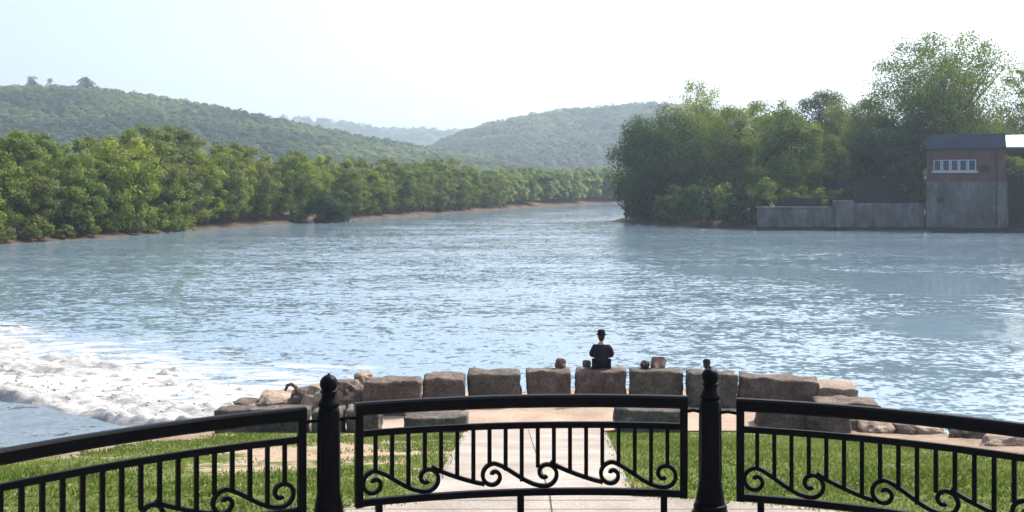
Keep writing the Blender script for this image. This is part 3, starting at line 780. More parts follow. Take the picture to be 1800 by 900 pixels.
H1 = hill('hill_left', 900, 420, [(-700,176),(-300,167),(0,166),(100,163),(180,167),(250,176),(350,193),(450,211),(520,224),(600,243),(680,258),(780,276),(870,292),(960,318),(1000,330)])
hill_forest('hill_woods', H1, 17000, 2.2, 6.0, 'mixed green woods covering the nearer hill on the left')
H3 = hill('hill_far', 2700, 900, [(-200,215),(300,214),(480,214),(530,212),(580,216),(650,230),(720,233),(800,236),(900,238),(1200,230),(2000,225)])
hill_forest('hill_woods', H3, 6500, 8, 15, 'pale hazy woods on the farthest ridge between the two hills', .1)
H2 = hill('hill_right', 1500, 600, [(690,322),(735,282),(770,262),(800,246),(850,230),(900,217),(960,206),(1050,197),(1130,191),(1180,193),(1260,204),(1400,232),(1700,270),(2200,290)])
hill_forest('hill_woods', H2, 13000, 4, 9.0, 'bluish woods covering the right-hand hill above the river bend')
# a few trees standing proud on the left hill's skyline
def skyline_tree(px, ytop, wpx, label, i):
    Dd = 905.; j = np.argmin(abs((H1[49,:,0]/Dd*F+900)-px)); base = H1[49,j]
    zt = CAMZ+(HZ-ytop)/F*Dd; hgt = zt-base[2]+1; x = (px-900)/F*Dd
    n = 16; hh = rng.random(n); rr_ = wpx/F*Dd*.5
    c = np.stack([rng.normal(0,.3,n)*rr_, rng.normal(0,.3,n)*rr_, hgt*(.35+.55*hh)],-1)
    V,Fq,ti = crown_blobs(c, np.full(n, rr_*.5)*(1.15-.5*hh), np.full(n,.12))
    root = empty('hilltop_tree', (x,Dd,base[2]-1)); tag(root, label, 'tree', 'trees standing above the left hill skyline')
    link('crown', mesh_np('crown', V, Fq, M['leaf_dark'], False, {'tint':('FACE',ti)}), root)
    m = MB(); m.tube([(0,0,-1),(0,0,hgt*.6)],[.5,.25],6); m.build('trunk', M['bark'], root)
skyline_tree(57,133,24,'round dark tree on the hill skyline at the far left',0)
skyline_tree(87,136,14,'slim dark tree on the hill skyline, middle of three',1)
skyline_tree(148,136,30,'broadest dark tree on the hill skyline, right of three',2)

# ------------------------------------------------------------------ trees
def crown_mesh(name, H, rx, zb, mat, clumps=70, leaves=45, size=.42, seed=0, open_=0., lean=0., shape='round', tbias=.45, tvar=.22, crisp=0):
    g = np.random.default_rng(seed)
    n = clumps
    u = g.normal(size=(n*3,3)); u /= np.linalg.norm(u,axis=1,keepdims=True)
    r = g.random((n*3,1))**(.5 if open_ or crisp else .38)
    p = u*r
    hz = (p[:,2]+1)/2
    if shape == 'round': wprof = 1.0
    elif shape == 'column': wprof = .85+.15*np.sin(hz*3.1)
    elif shape == 'spread': wprof = .55+.75*hz
    elif shape == 'cone': wprof = 1.25-1.0*hz
    px = p[:,0]*rx*wprof; py = p[:,1]*rx*wprof; pz = zb+(H-zb)*hz
    nn = vn.fbm(px*.35+seed*3, pz*.35+py*.2, 3)
    ok = nn > (.30+open_*.30); px, py, pz = px[ok][:n], py[ok][:n], pz[ok][:n]; n = len(px)
    px = px+lean*(pz-zb)/(H-zb)
    cr = rx*((.17+.14*g.random(n)) if crisp else (.19+.17*g.random(n)))
    if open_: cr *= .62
    ctint = np.clip(tbias+g.normal(0,tvar,n)+((pz-zb)/(H-zb)-.5)*.12,0,1)
    m = leaves
    lu = g.normal(size=(n,m,3)); lu /= np.linalg.norm(lu,axis=2,keepdims=True)
    lr = g.random((n,m,1))**(.3 if crisp else .45)
    c = np.stack([px,py,pz],-1)[:,None,:]+lu*lr*cr[:,None,None]*np.array([1,1,.95 if crisp else .72])
    keepz = c[...,2] > -.35
    s = size*(.55+.8*g.random((n,m)))
    go = np.stack([px/rx,py/rx,(pz-(zb+H)/2)/(H-zb)],-1)[:,None,:]; nrm = lu*(1.3 if crisp else .8)+go*.7+g.normal(size=(n,m,3))*(.3 if crisp else .42)+np.array([0,0,.3]); nrm /= np.linalg.norm(nrm,axis=2,keepdims=True)
    t1 = np.cross(nrm, g.normal(size=(n,m,3))); t1 /= np.linalg.norm(t1,axis=2,keepdims=True)+1e-9
    t2 = np.cross(nrm,t1)
    a = s[...,None]
    q = np.stack([c-t1*a*.5, c+t2*a*.32, c+t1*a*.5, c-t2*a*.32],2)
    q = q[keepz]
    V = q.reshape(-1,3); ti = np.clip(np.repeat(ctint[:,None],m,1)+g.normal(0,.09,(n,m)),0,1)[keepz]
    me = mesh_np(name, V, np.arange(len(V)).reshape(-1,4), mat, False, {'tint':('FACE',ti)})
    return me, list(zip(px,py,pz))
def trunk_mesh(name, H, zb, pts, r0, seed, limbs=9, lean=0):
    rr = random.Random(seed); m = MB()
    k = [(0,0,-1.2),(rr.uniform(-.1,.1),0,H*.15),(lean*.25+rr.uniform(-.3,.3),rr.uniform(-.3,.3),H*.4),(lean*.5+rr.uniform(-.4,.4),rr.uniform(-.4,.4),H*.65),(lean*.8,0,H*.88)]
    m.tube(k,[r0*1.25,r0,r0*.75,r0*.45,r0*.15],8)
    for q in rr.sample(pts, min(limbs,len(pts))):
        t = max(.12,min(.7,(q[2]/H)*.6)); bz = H*t; bx_ = np.interp(bz,[v[2] for v in k],[v[0] for v in k]); by_ = np.interp(bz,[v[2] for v in k],[v[1] for v in k])
        mid = ((bx_+q[0])/2, (by_+q[1])/2, bz+(q[2]-bz)*.38)
        m.tube([(bx_,by_,bz),mid,q],[r0*.42,r0*.28,r0*.08],5)
    me = bpy.data.meshes.new(name); me.from_pydata(m.v,[],m.f); me.update(); me.materials.append(M['bark'])
    for p in me.polygons: p.use_smooth = True
    return me
def variant(H, rx, zb, mat, seed, **kw):
    cm, pts = crown_mesh('crown', H, rx, zb, M[mat], seed=seed, **kw)
    return cm, trunk_mesh('trunk', H, zb, pts, .018*H, seed, kw.get('limbs_n',9) if False else 9, kw.get('lean',0))
def place_tree(var, x, y, z, s, rz, label, group=None, name='tree', sz=None):
    root = empty(name, (x,y,z), rz); root.scale = (s,s,sz or s)
    tag(root, label, 'tree', group)
    link('crown', var[0], root); link('trunk', var[1], root); return root

VL = []
for i,(mt,H,rx,zb,tb) in enumerate([('leaf_bright',14,4.6,.4,.5),('leaf_mid',13,4.2,.5,.55),('leaf_olive',14,4.4,.6,.45),('leaf_bright',12,3.8,.3,.35),('leaf_mid',15,4.4,1.2,.4),('leaf_olive',12.5,4.2,.4,.6),('leaf_bright',15,4.0,.5,.6)]):
    VL.append((mt, variant(H,rx,zb,mt,40+i,clumps=110,leaves=105,size=.40,shape='column' if i%2 else 'round',tbias=tb)))
VD = variant(8,4.4,.0,'leaf_dark',60,clumps=100,leaves=110,size=.38,tbias=.25)
VS = [variant(4,2.6,.0,'leaf_mid',61,clumps=40,leaves=40,size=.42), variant(3.4,2.4,.0,'leaf_olive',62,clumps=40,leaves=40,size=.42), variant(3.6,2.8,0,'leaf_dark',63,clumps=40,leaves=40,size=.42)]
TONE = {'leaf_bright':'yellow-green','leaf_mid':'mid-green','leaf_olive':'olive-green'}
ORD = ['','first','second','third','fourth','fifth','sixth','seventh','eighth','ninth','tenth','eleventh','twelfth','thirteenth','fourteenth','fifteenth','sixteenth','seventeenth','eighteenth','nineteenth','twentieth','twenty-first','twenty-second','twenty-third','twenty-fourth','twenty-fifth','twenty-sixth','twenty-seventh','twenty-eighth','twenty-ninth','thirtieth','thirty-first','thirty-second','thirty-third','thirty-fourth','thirty-fifth','thirty-sixth','thirty-seventh','thirty-eighth','thirty-ninth','fortieth']
def walk(line, start, step_fn, off):
    """positions along a polyline, offset to its left (inland for LSH)"""
    seg = []; L = 0
    for (a,b) in zip(line[:-1], line[1:]):
        l = math.dist(a,b); seg.append((L,l,a,b)); L += l
    s = start; out = []
    while s < L:
        for (s0,l,a,b) in seg:
            if s0 <= s < s0+l:
                t = (s-s0)/l; dx,dy = (b[0]-a[0])/l,(b[1]-a[1])/l
                x = a[0]+(b[0]-a[0])*t; y = a[1]+(b[1]-a[1])*t
                o = off() if callable(off) else off
                out.append((x-dy*o, y+dx*o)); break
        s += step_fn(y)
    return out
rr = random.Random(5)
front = walk([(-67,104)]+LSH[4:10], 0, lambda y: rr.uniform(4.6,6.4)*(1+max(0,y-200)/420), lambda: rr.uniform(2.2,4.0))
front = [p for p in front if abs((p[0]/p[1]*F+900)-575) > 17]
def hscale(x, y):   # wanted height by picture column
    px = x/y*F+900
    return np.interp(px,[-100,0,100,220,330,430,560,740,900,1060],[11.0,11.4,12.6,15.2,14.6,14.2,12.6,12.2,13.2,14.5])
for i,(x,y) in enumerate(front):
    mt, va = VL[rr.randrange(len(VL))] if i%7 else VL[(i//7)%len(VL)]
    base = 13.7; h = hscale(x,y)*rr.uniform(.80,1.0)
    z = float(land_z(x,y))
    place_tree(va, x, y, z-.3, h/base, rr.uniform(0,6.28), '%s waterside tree on the left bank, %s in the front row from the left edge' % (TONE[mt], ORD[min(i+1,40)]),
               'front-row trees on the left bank', 'bank_tree')
back = walk([(-66,100)]+LSH[4:10], 2, lambda y: rr.uniform(6.2,8.2)*(1+max(0,y-200)/350), lambda: rr.uniform(11,14))
for i,(x,y) in enumerate(back):
    mt, va = VL[rr.randrange(len(VL))]
    h = hscale(x,y)*rr.uniform(1.0,1.16)
    place_tree(va, x, y, float(land_z(x,y))-.3, h/13.7, rr.uniform(0,6.28), 'taller %s tree behind the front row on the left bank, %s from the left edge' % (TONE[mt], ORD[min(i+1,40)]),
               'second-row trees on the left bank', 'bank_tree')
x = (577-900)/F*203; place_tree(VD, x, 203, float(land_z(x,203))-.3, 1.06, .5, 'low dark bluish round tree at the water edge of the left bank', None, 'bank_tree')
# bank scrub in front
scr = walk([(-67,104)]+LSH[4:8], 1, lambda y: rr.uniform(3.2,6.5), lambda: rr.uniform(.4,1.9))
for i,(x,y) in enumerate(scr):
    v = VS[rr.randrange(2)]
    if 350 < x/y*F+900 < 575 and rr.random() < .75: continue
    o = place_tree(v, x, y, float(land_z(x,y))-.2, rr.uniform(.5,.95), rr.uniform(0,6.28), 'small shrub at the foot of the left bank trees', 'shrubs at the foot of the left bank trees', 'shrub'); o['category'] = 'shrub'
# the woods behind and around the bend: one mass
n = 2600
cx = rng.random(n); 
line = LSH[3:13]
segL = np.array([math.dist(a,b) for a,b in zip(line[:-1],line[1:])]); cum = np.concatenate([[0],np.cumsum(segL)])
s = rng.random(n)*cum[-1]; j = np.searchsorted(cum, s)-1; j = np.clip(j,0,len(segL)-1); t = (s-cum[j])/segL[j]
la = np.array(line); p0 = la[j]; p1 = la[j+1]; dd = (p1-p0)/segL[j][:,None]
isfar = s > cum[6]
off = np.where(isfar, 4+rng.random(n)**1.6*120, 20+rng.random(n)**1.3*150)
P2 = p0+(p1-p0)*t[:,None]+np.stack([-dd[:,1],dd[:,0]],-1)*off[:,None]
hh = np.interp((P2[:,0]/P2[:,1]*F+900),[-100,0,100,220,330,430,560,740,900,1060,1200],[10,11,12,14,13.5,13,11.5,11.5,13.0,15.5,17])*(.75+.3*rng.random(n))
reps = 8
cc = np.repeat(P2,reps,0)+rng.normal(0,1.6,(n*reps,2)); fr = rng.random(n*reps); zz = WZ+1.2+np.repeat(hh,reps)*(.12+.80*fr)
tn = np.repeat(np.clip(.55+rng.normal(0,.2,n),0,1),reps)
V,Fq,ti = crown_blobs(np.stack([cc[:,0],cc[:,1],zz],-1), np.repeat(hh,reps)*.13*(1.25-.45*fr), tn)
tag(link('far_woods', mesh_np('far_woods', V, Fq, M['leaf_mid'], False, {'tint':('FACE',ti)})), 'green woods behind the left bank trees and round the far river bend', 'woods', kind='stuff')

# right-hand trees, one by one: (px centre, width px, top y, depth, bottom z above ground, leaf, shape, open, label)
def rt(px, wpx, ytop, Yd, zb, mat, label, seed, shape='round', open_=0, clumps=110, leaves=60, size=.6, tb=.45, tv=.32, lean=0, zbase=None):  # wide clump tint spread (tv) puts shadows between clumps into the leaf colour
    x = (px-900)/F*Yd; z0 = float(land_z(x,Yd)) if zbase is None else zbase; z0 = max(z0, WZ+.1)
    H = CAMZ+(HZ-ytop)/F*Yd-z0; rx = wpx/F*Yd/2
    cm, pts = crown_mesh('crown', H*.96, rx*.86, zb, M[mat], clumps=int(clumps*(1.35 if open_ else 1.7)), leaves=int(leaves*(1.35 if open_ else 2.4)), size=size*.68, crisp=0 if open_ else 1, seed=seed, open_=open_, shape=shape, tbias=tb, tvar=tv, lean=lean)
    tm = trunk_mesh('trunk', H, zb, pts, .014*H, seed, 16 if open_ else 9, lean)
    return place_tree((cm,tm), x, Yd, z0, 1, 0, label, 'trees on the right bank', 'bank_tree')
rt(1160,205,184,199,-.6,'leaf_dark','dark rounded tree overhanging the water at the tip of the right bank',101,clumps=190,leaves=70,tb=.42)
rt(1225,160,136,214,3,'leaf_bright','tall yellow-green tree rising behind the dark tip tree on the right bank',102,clumps=130,tb=.6)
rt(1180,90,215,206,2,'leaf_mid','mid-green tree directly behind the crown of the dark tip tree',113,clumps=80)
rt(1290,150,178,192,.5,'leaf_mid','mid-green tree right of the tip tree, reaching down to the bank',103,clumps=160,tb=.5)
rt(1345,130,158,207,3,'leaf_bright','light green tree showing above the dark ones, fourth crown from the tip',104,clumps=110,tb=.5)
rt(1388,140,188,180,.5,'leaf_mid','rounded mid-green tree in front, over the left end of the river wall',105,clumps=150,tb=.6)
rt(1437,120,146,226,4,'leaf_dark','dark distant crown poking above the middle of the right bank trees',106,clumps=100,tb=.5)
rt(1480,135,156,204,2,'leaf_olive','pale olive tree in the middle of the right bank, behind the wall',107,clumps=120,tb=.6)
rt(1452,90,235,182,1.5,'leaf_bright','bright bushy tree hanging over the river wall',108,clumps=90,tb=.45)
rt(1525,130,164,192,2,'leaf_mid','mid-green tree left of the tallest tree, above the shaded wall',109,clumps=120,tb=.65,tv=.3)
rt(1662,318,34,186,10,'leaf_mid','tallest tree on the right bank, open crown above the brick building',110,'round',.40,clumps=460,leaves=50,size=.6,tb=.5)
rt(1672,220,172,188,5,'leaf_mid','dense lower tree under the tallest one, behind the brick building',114,'round',.0,clumps=150,leaves=60,tb=.45,tv=.3)
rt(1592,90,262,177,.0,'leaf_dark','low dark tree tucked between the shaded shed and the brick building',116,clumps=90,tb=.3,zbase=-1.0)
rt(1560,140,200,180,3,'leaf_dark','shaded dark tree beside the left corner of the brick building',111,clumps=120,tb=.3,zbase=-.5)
rt(1832,160,66,192,9,'leaf_mid','tall thin-leaved tree cut by the right edge of the photo',112,'spread',.6,clumps=120,tb=.35)
rt(1770,130,190,200,3,'leaf_olive','olive tree behind the white roof at the right edge',115,clumps=100,tb=.5)
# shrubs on the right bank
for i,(px,Yd,s,v,l) in enumerate([(1100,201,1.5,2,'dark shrub dipping into the water at the tip of the right bank'),(1145,194,1.5,2,'dark shrub at the water edge below the tip tree'),(1190,187,1.4,1,'olive shrub at the water edge, third from the tip'),
      (1232,181,1.5,2,'dark shrub at the water edge below the second right bank tree'),(1268,177,1.4,1,'brownish shrub just left of the river wall'),(1320,170,1.0,2,'low dark shrub at the water line before the end of the river wall'),(1305,172.5,1.3,2,'dark shrub at the left end of the river wall'),(1345,172,1.2,0,'green shrub spilling over the left end of the river wall'),
      (1390,171,.95,0,'green shrub on top of the river wall below the rounded tree'),(1440,170,.9,1,'olive shrub on top of the river wall near its middle'),(1610,168,1.2,2,'dark bush against the left corner of the brick building'),(1490,169,1.0,2,'dark bush on the river wall below the shaded shed')]):
    x = (px-900)/F*Yd; o = place_tree(VS[v], x, Yd, max(float(land_z(x,Yd)),WZ-.2)+(1.7 if px > 1330 else 0), s*1.15, i*1.3, l, 'shrubs on the right bank', 'shrub', s*1.35); o['category'] = 'shrub'

# ------------------------------------------------------------------ river wall and building on the right
x0 = (1335-900)/F*165.6; x1 = 67.9
m = MB(); zt = CAMZ+(HZ-362)/F*165; 
root = empty('river_wall', ((x0+x1)/2,165.6,WZ)); tag(root,'long stained concrete river wall left of the brick building','wall')
cxx = (x0+x1)/2
m.box(x0-cxx, 54.5-cxx, 0, 1.6, -1.5, 3.6); m.box(54.5-cxx, x1-cxx, -.25, 1.6, -1.5, 4.4); m.build('lower_wall', M['old_concrete'], root, bevel=.06)
m = MB(); m.box(53.2-cxx, 56.2-cxx, -.6, 1.2, -1.5, 4.9); m.build('buttress', M['old_concrete'], root, bevel=.06)
m = MB(); m.box(x0-.2-cxx, 53.1-cxx, -.15, 1.7, 3.602, 3.85); m.build('coping', M['old_concrete'], root, bevel=.04)
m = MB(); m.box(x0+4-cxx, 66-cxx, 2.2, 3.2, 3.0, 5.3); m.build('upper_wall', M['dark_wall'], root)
m = MB(); m.box(1.0,1.3,0,.3,0,.1)
root2 = empty('shaded_shed', (62,172.5,-.5)); tag(root2,'dark shaded low building under the trees left of the brick building','shed')
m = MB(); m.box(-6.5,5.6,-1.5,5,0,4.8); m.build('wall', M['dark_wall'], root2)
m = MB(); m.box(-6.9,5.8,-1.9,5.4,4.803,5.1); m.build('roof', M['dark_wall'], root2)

bx0, bx1, by = 68.1, 80.8, 164.6
W = 11.5; TA = R(21.5); root = empty('brick_building', (bx0+W/2*math.cos(TA),by-W/2*math.sin(TA),WZ), -TA); tag(root,'brick waterworks building on a grey concrete base at the right edge','building')
hw = W/2
zc = CAMZ+(HZ-319)/F*by-WZ; zb_ = CAMZ+(HZ-262)/F*by-WZ; zr = CAMZ+(HZ-237)/F*by-WZ
m = MB(); m.box(-hw-.25,hw+.1,0,9,-2,zc); m.build('concrete_base', M['old_concrete'], root, bevel=.05)
m = MB(); m.box(-hw,hw,.15,9,zc+.25,zb_)
# window recess strip is built by pieces: wall with opening
m = MB()
wx0 = -hw+(1640-1630)/136*W; wx1 = -hw+(1716-1630)/136*W
wz0 = CAMZ+(HZ-301)/F*by-WZ; wz1 = CAMZ+(HZ-281)/F*by-WZ
m.box(-hw,wx0,.15,9,zc+.25,zb_); m.box(wx1,hw,.15,9,zc+.25,zb_); m.box(wx0,wx1,.15,9,zc+.25,wz0); m.box(wx0,wx1,.15,9,wz1,zb_); m.box(wx0,wx1,.75,8.9,wz0,wz1)
m.build('wall', M['brick'], root)
m = MB(); m.box(-hw-.12,hw+.05,.02,9.1,zc+.003,zc+.247); m.build('string_course', M['brick'], root)
nw = 5; pw = (wx1-wx0)/nw
for i in range(nw):
    a = wx0+i*pw+.14; b = wx0+(i+1)*pw-.14
    f = MB(); 
    f.box(a-.10,a+.06,.22,.42,wz0+.02,wz1-.02); f.box(b-.06,b+.10,.22,.42,wz0+.02,wz1-.02); f.box(a+.061,b-.061,.22,.42,wz0+.02,wz0+.16); f.box(a+.061,b-.061,.22,.42,wz1-.14,wz1-.02)
    fo = f.build('window', M['frame_white'], root)
    g = MB(); g.box(a+.065,b-.065,.32,.36,wz0+.165,wz1-.145); g.build('pane', M['glass'], fo)
m = MB(); m.box(wx0-.25,wx1+.25,-.02,.30,wz0-.28,wz0-.003); m.build('window_sill', M['frame_white'], root)
# blue roof: shallow mansard
m = MB()
e = .35; a0 = [(-hw-e,-.25),(hw+e*.2,-.25),(hw+e*.2,9.4),(-hw-e,9.4)]; a1 = [(-hw-.1,.15),(hw-.05,.15),(hw-.05,9.0),(-hw-.1,9.0)]
m.add([(x,y,zb_+.01) for x,y in a0]+[(x,y,zb_+.35) for x,y in a0]+[(x,y,zr) for x,y in a1],
      [(0,3,2,1),(0,1,5,4),(1,2,6,5),(2,3,7,6),(3,0,4,7),(4,5,9,8),(5,6,10,9),(6,7,11,10),(7,4,8,11),(8,9,10,11)])
m.build('roof', M['roof_blue'], root)
m = MB(); m.tube([(-hw-.1,-.36,zb_-.02),(0,-.37,zb_-.05),(hw+.05,-.36,zb_-.08)],.11,8); m.build('gutter', M['dark_wall'], root, smooth=True)
m = MB(); m.tube([(hw-1.3,-.30,zb_-.1),(hw-1.3,.02,zb_-.5),(hw-1.3,.02,zc+.4),(hw-1.3,-.12,zc+.1),(hw-1.3,-.12,1.2)],.085,8); m.build('downpipe', M['dark_wall'], root, smooth=True)
m = MB(); m.box(hw-3.6,hw-2.5,.02,.146,wz0-.1,wz0+.9); m.build('louvre_vent', M['dark_wall'], root)
m = MB(); m.lathe([(.45,0),(.45,.12),(.3,.13),(.3,.02)],16); 
me = m.build('drain_outlet', M['dark_wall'], root); me.rotation_euler = (R(90),0,0); me.location = (-hw+22/136*W, 0.02, CAMZ+(HZ-352)/F*by-WZ)
# right neighbour: dark recessed wall with a sunlit white roof
root = empty('gatehouse', (91.5,161.5,WZ), -TA); tag(root,'dark-walled gatehouse with a sunlit white roof, cut by the right edge','building')
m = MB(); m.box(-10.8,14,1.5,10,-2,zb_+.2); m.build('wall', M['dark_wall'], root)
zw0 = CAMZ+(HZ-257)/F*162-WZ; zw1 = CAMZ+(HZ-236)/F*168-WZ
m = MB()
m.add([(-11.7,-2,zw0),(15,-2,zw0),(15,5.5,zw1),(-11.4,5.5,zw1),(-11.7,-2,zw0-.25),(15,-2,zw0-.25),(15,5.5,zw1-.25),(-11.4,5.5,zw1-.25),
       (15,12,zw0),(-11.7,12,zw0),(15,12,zw0-.25),(-11.7,12,zw0-.25)],
      [(0,1,2,3),(4,7,6,5),(0,4,5,1),(1,5,6,2),(3,7,4,0),(3,2,8,9),(7,11,10,6),(8,10,11,9),(2,6,10,8),(9,11,7,3)])
m.build('roof', M['roof_white'], root)
m = MB(); m.box(-11.9,15,-2.25,-1.99+.0,zw0-1.0,zw0-.26); m.build('fascia', M['dark_wall'], root)
for xx_ in (-11.2,-4,4):
    m = MB(); m.box(xx_,xx_+.5,-1.8,-1.3,-2,zw0-1.0); m.build('pillar', M['old_concrete'], root)
for i,(px,Yd,s) in enumerate([(1790,161.2,.9)]):
    o = place_tree(VS[0], (px-900)/F*Yd, Yd, 4.5, 1.0, 1, 'green creeper bush growing against the dark gatehouse', None, 'shrub'); o['category']='shrub'
m = MB(); m.box(66,84,157.5,158.2,-6,WZ+.28); tag(m.build('stone_apron', M['dark_wall']), 'low dark ledge at the water line below the brick building', 'ledge')

# ------------------------------------------------------------------ people
def skin_mesh(name, verts, edges, radii, mat, parent, levels=2, root=0):
    me = bpy.data.meshes.new(name); me.from_pydata(verts, edges, []); me.update()
    o = link(name, me, parent)
    s = o.modifiers.new('skin','SKIN'); s.use_smooth_shade = True
    sv = me.skin_vertices[0].data
    for i, r in enumerate(radii):
        sv[i].radius = r if isinstance(r, tuple) else (r, r); sv[i].use_root = (i == root)
    su = o.modifiers.new('sub','SUBSURF'); su.levels = levels; su.render_levels = levels
    me.materials.append(mat); return o
def bake(o):
    dg = bpy.context.evaluated_depsgraph_get(); me = bpy.data.meshes.new_from_object(o.evaluated_get(dg))
    o.modifiers.clear(); o.data = me
    for p in me.polygons: p.use_smooth = True
    return o
def hand_graph(V, E, Rr, wrist_i, wrist, fwd, side, down, sgn):
    """palm, four unequal bent fingers and a thumb, appended to a skin graph"""
    w = Vector(wrist); f = Vector(fwd).normalized(); s = Vector(side).normalized(); d = Vector(down).normalized()
    palm = w+f*.055; V.append(tuple(palm)); E.append((wrist_i, len(V)-1)); Rr.append((.030,.017)); pi = len(V)-1
    for k,(o,l) in enumerate([(-.030,.068),(-.010,.078),(.010,.074),(.029,.058)]):
        a = palm+f*.04+s*o; V.append(tuple(a)); E.append((pi,len(V)-1)); Rr.append(.0095)
        b = a+f*l*.5+d*.010; V.append(tuple(b)); E.append((len(V)-2,len(V)-1)); Rr.append(.0088)
        c = b+f*l*.32+d*l*.38; V.append(tuple(c)); E.append((len(V)-2,len(V)-1)); Rr.append(.0075)
    t0 = w+f*.025+s*(-.035*sgn); V.append(tuple(t0)); E.append((wrist_i,len(V)-1)); Rr.append(.012)
    t1 = t0+f*.035+s*(-.02*sgn)+d*.005; V.append(tuple(t1)); E.append((len(V)-2,len(V)-1)); Rr.append(.0105)
    t2 = t1+f*.028+s*(-.002*sgn)+d*.01; V.append(tuple(t2)); E.append((len(V)-2,len(V)-1)); Rr.append(.0085)

def person(loc, rz, label, top_mat, leg_drop=.42, hat='brim', scale=1.0, hat_mat='hat', sleeve_mat=None, knees_up=False):
    """sits with the seat at z=0 facing +Y"""
    root = empty('person', loc, rz); root.scale = (scale,)*3; tag(root, label, 'person')
    V = [(0,0,.10),(0,-.02,.22),(0,-.035,.36),(0,-.02,.48),(0,.0,.575),(0,.022,.66)]
    Rd = [(.165,.12),(.145,.105),(.165,.11),(.15,.095),(.058,.058),(.055,.058)]
    E = [(0,1),(1,2),(2,3),(3,4),(4,5)]
    arms = {}
    for s in (-1,1):
        n = len(V)
        V += [(s*.160,-.01,.50),(s*.235,.03,.30),(s*.17,.27,.235)]; Rd += [.062,.047,.034]
        E += [(3,n),(n,n+1),(n+1,n+2)]
        V.append((s*.155,.31,.228)); E.append((n+2,n+3)); Rd.append((.028,.022))
        hand_graph(V,E,Rd,n+3,V[n+3],(-s*.12,1,-.05),(1,0,0),(0,0,-1),s)
        n = len(V)
        if knees_up:
            V += [(s*.10,.06,.10),(s*.13,.40,.38),(s*.13,.52,.06),(s*.13,.66,.035)]
        else:
            V += [(s*.10,.06,.09),(s*.125,.46,.10),(s*.13,.50,-.32),(s*.13,.62,-.40)]
        Rd += [.095,.062,.044,.036]; E += [(0,n),(n,n+1),(n+1,n+2),(n+2,n+3)]
    body = bake(skin_mesh('body', V, E, Rd, M['skin'], root))
    # head as part of the body mesh: sculpted from a sphere
    import bmesh
    bm = bmesh.new(); bm.from_mesh(body.data)
    hb = bmesh.new(); bmesh.ops.create_uvsphere(hb, u_segments=28, v_segments=20, radius=1)
    for v in hb.verts:
        x,y,z = v.co
        X_ = x*.076*(1-.22*max(0,-z)); Y_ = y*.098*(1-.08*max(0,-z)); Z_ = z*.118
        if y > 0:      # face
            nose = math.exp(-((x/.16)**2))*math.exp(-((z+.12)/.22)**2)*.022*y
            eye = (math.exp(-(((abs(x)-.36)/.17)**2))*math.exp(-((z-.06)/.12)**2))*-.009*y
            mouth = math.exp(-((x/.33)**2))*math.exp(-((z+.48)/.10)**2)*.006
            chin = math.exp(-((x/.35)**2))*math.exp(-((z+.82)/.2)**2)*.012
            Y_ += nose+eye+mouth+chin
        if abs(abs(x)-.98) < .06 and abs(z+.05) < .28 and abs(y) < .25: X_ += math.copysign(.014, x)
        v.co = (X_, Y_+.035, Z_+.745)
    me2 = bpy.data.meshes.new('t'); hb.to_mesh(me2); hb.free(); bm.from_mesh(me2)
    bm.to_mesh(body.data); bm.free()
    for p in body.data.polygons: p.use_smooth = True
    # shirt / jacket
    Vj = [(0,0,.075),(0,-.02,.22),(0,-.035,.36),(0,-.02,.475),(0,-.002,.54)]
    Rj = [(.195,.15),(.185,.14),(.205,.14),(.192,.122),(.088,.082)]; Ej = [(0,1),(1,2),(2,3),(3,4)]
    for s in (-1,1):
        n = len(Vj); Vj += [(s*.160,-.01,.485),(s*.238,.03,.30),(s*.172,.268,.237)]; Rj += [.088,.076,.052]; Ej += [(3,n),(n,n+1),(n+1,n+2)]
    bake(skin_mesh('jacket', Vj, Ej, Rj, M[top_mat], root))
    if sleeve_mat:   # maroon side panel and sleeve on the right side
        Vs = [(.10,-.05,.42),(.178,-.012,.505),(.243,.03,.30),(.176,.26,.24)]; Rs_ = [(.10,.105),.096,.083,.057]
        bake(skin_mesh('sleeve', Vs, [(0,1),(1,2),(2,3)], Rs_, M[sleeve_mat], root))
    # trousers and shoes
    if knees_up: kp = lambda s: [(s*.10,.06,.10),(s*.13,.40,.38),(s*.13,.51,.10)]
    else: kp = lambda s: [(s*.10,.06,.085),(s*.125,.46,.10),(s*.13,.495,-.27)]
    Vt = [(0,-.01,.085)]; Rt = [(.18,.135)]; Et = []
    for s in (-1,1):
        n = len(Vt); Vt += kp(s); Rt += [.108,.078,.062]; Et += [(0,n),(n,n+1),(n+1,n+2)]
    bake(skin_mesh('trousers', Vt, Et, Rt, M['denim'], root))
    for s in (-1,1):
        q = [(s*.13,.50,.045),(s*.13,.60,.035),(s*.13,.71,.03)] if knees_up else [(s*.13,.47,-.40),(s*.13,.58,-.415),(s*.13,.69,-.42)]
        bake(skin_mesh('shoe', q, [(0,1),(1,2)], [(.045,.045),(.046,.04),(.042,.03)], M['shoe'], root))
    # hair at the back and sides
    bm = bmesh.new(); bmesh.ops.create_uvsphere(bm, u_segments=20, v_segments=14, radius=1)
    for v in bm.verts: v.co = (v.co.x*.084, v.co.y*.10+.022-(.0 if v.co.y<0 else .012), v.co.z*.135+.755)
    bmesh.ops.delete(bm, geom=[v for v in bm.verts if v.co.y > .06 and v.co.z < .80], context='VERTS')
    me = bpy.data.meshes.new('hair'); bm.to_mesh(me); bm.free(); me.materials.append(M['hair']); link('hair', me, root)
    for p in me.polygons: p.use_smooth = True
    m = MB()
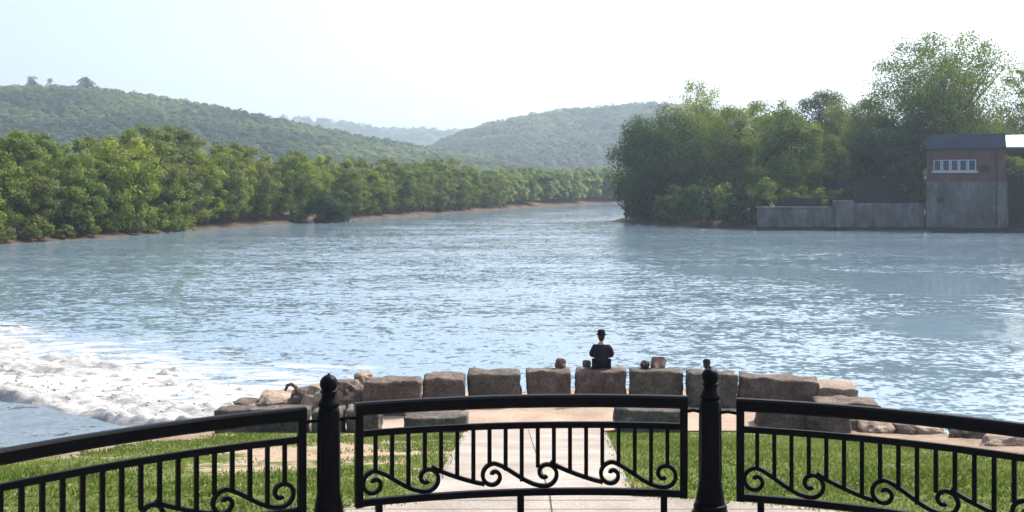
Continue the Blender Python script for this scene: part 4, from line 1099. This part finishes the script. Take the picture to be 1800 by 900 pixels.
    if hat == 'brim': m.lathe([(.088,.795),(.128,.785),(.130,.793),(.10,.812),(.096,.83),(.090,.88),(.078,.905),(.05,.912),(.02,.908)], 28, (0,.028,0))
    else:
        m.lathe([(.094,.79),(.097,.82),(.088,.862),(.06,.888),(.02,.897)], 24, (0,.03,0))
        m.add([(-.06,.11,.80),(.06,.11,.80),(.05,.195,.79),(-.05,.195,.79),(-.06,.11,.81),(.06,.11,.81),(.05,.195,.798),(-.05,.195,.798)],[(0,3,2,1),(4,5,6,7),(0,1,5,4),(1,2,6,5),(2,3,7,6),(3,0,4,7)])
    m.build('hat' if hat=='brim' else 'cap', M[hat_mat], root, smooth=True)
    return root
person((pxw(1057,24.3),24.28,-1.49), R(-4), 'person in a brimmed hat and dark jacket sitting on a stone block, seen from behind', 'jacket', sleeve_mat='maroon')
person((pxw(1243,25.3),25.3,-2.36), R(10), 'person in a dark cap sitting low behind the blocks, nearly hidden by the right post', 'shirt_blue', hat='cap', knees_up=True)

# ------------------------------------------------------------------ light, sky, haze
w = bpy.data.worlds.new('World'); sc.world = w; w.use_nodes = True; nt = w.node_tree; nt.nodes.clear()
sky = nt.nodes.new('ShaderNodeTexSky'); sky.sky_type = 'NISHITA'; sky.sun_disc = False
sky.sun_elevation = R(SUN_EL); sky.sun_rotation = R(SUN_AZ); sky.air_density = .75; sky.dust_density = 5.0; sky.ozone_density = 1.0
bg = nt.nodes.new('ShaderNodeBackground'); bg.inputs['Strength'].default_value = .15
wo = nt.nodes.new('ShaderNodeOutputWorld'); nt.links.new(sky.outputs[0], bg.inputs[0]); nt.links.new(bg.outputs[0], wo.inputs[0])
sl = bpy.data.lights.new('sun','SUN'); sl.energy = 3.2; sl.angle = R(.5); sl.color = (1,.95,.87)
so = bpy.data.objects.new('sun', sl); C.objects.link(so)
d = Vector((math.sin(R(SUN_AZ))*math.cos(R(SUN_EL)), math.cos(R(SUN_AZ))*math.cos(R(SUN_EL)), math.sin(R(SUN_EL))))
so.rotation_euler = (-d).to_track_quat('-Z','Y').to_euler(); so.location = (0,0,60)

m, nt, out = newmat('haze')
pv = nt.nodes.new('ShaderNodeVolumePrincipled'); pv.inputs['Color'].default_value = (.66,.82,1,1); pv.inputs['Density'].default_value = .00029
pv.inputs['Anisotropy'].default_value = .3
nt.links.new(pv.outputs[0], out.inputs['Volume'])
mb = MB(); mb.box(-5600,5600,-260,5700,-8.6,420); hz = mb.build('haze', m); tag(hz, 'thin pale haze in the air over the river valley', 'haze', kind='stuff')
hz.display_type = 'WIRE'

cam = bpy.data.cameras.new('camera'); co = bpy.data.objects.new('camera', cam); C.objects.link(co)
co.location = (0,0,CAMZ); co.rotation_euler = (R(90),0,0)
cam.sensor_width = 36; cam.lens = F/1800*36; cam.shift_y = -(450-HZ)/1800; cam.clip_end = 20000; cam.clip_start = .1
sc.camera = co
sc.view_settings.view_transform = 'Standard'; sc.view_settings.look = 'None'; sc.view_settings.gamma = 1; sc.view_settings.exposure = 1.2
sc.render.engine = 'CYCLES'; sc.cycles.volume_bounces = 0
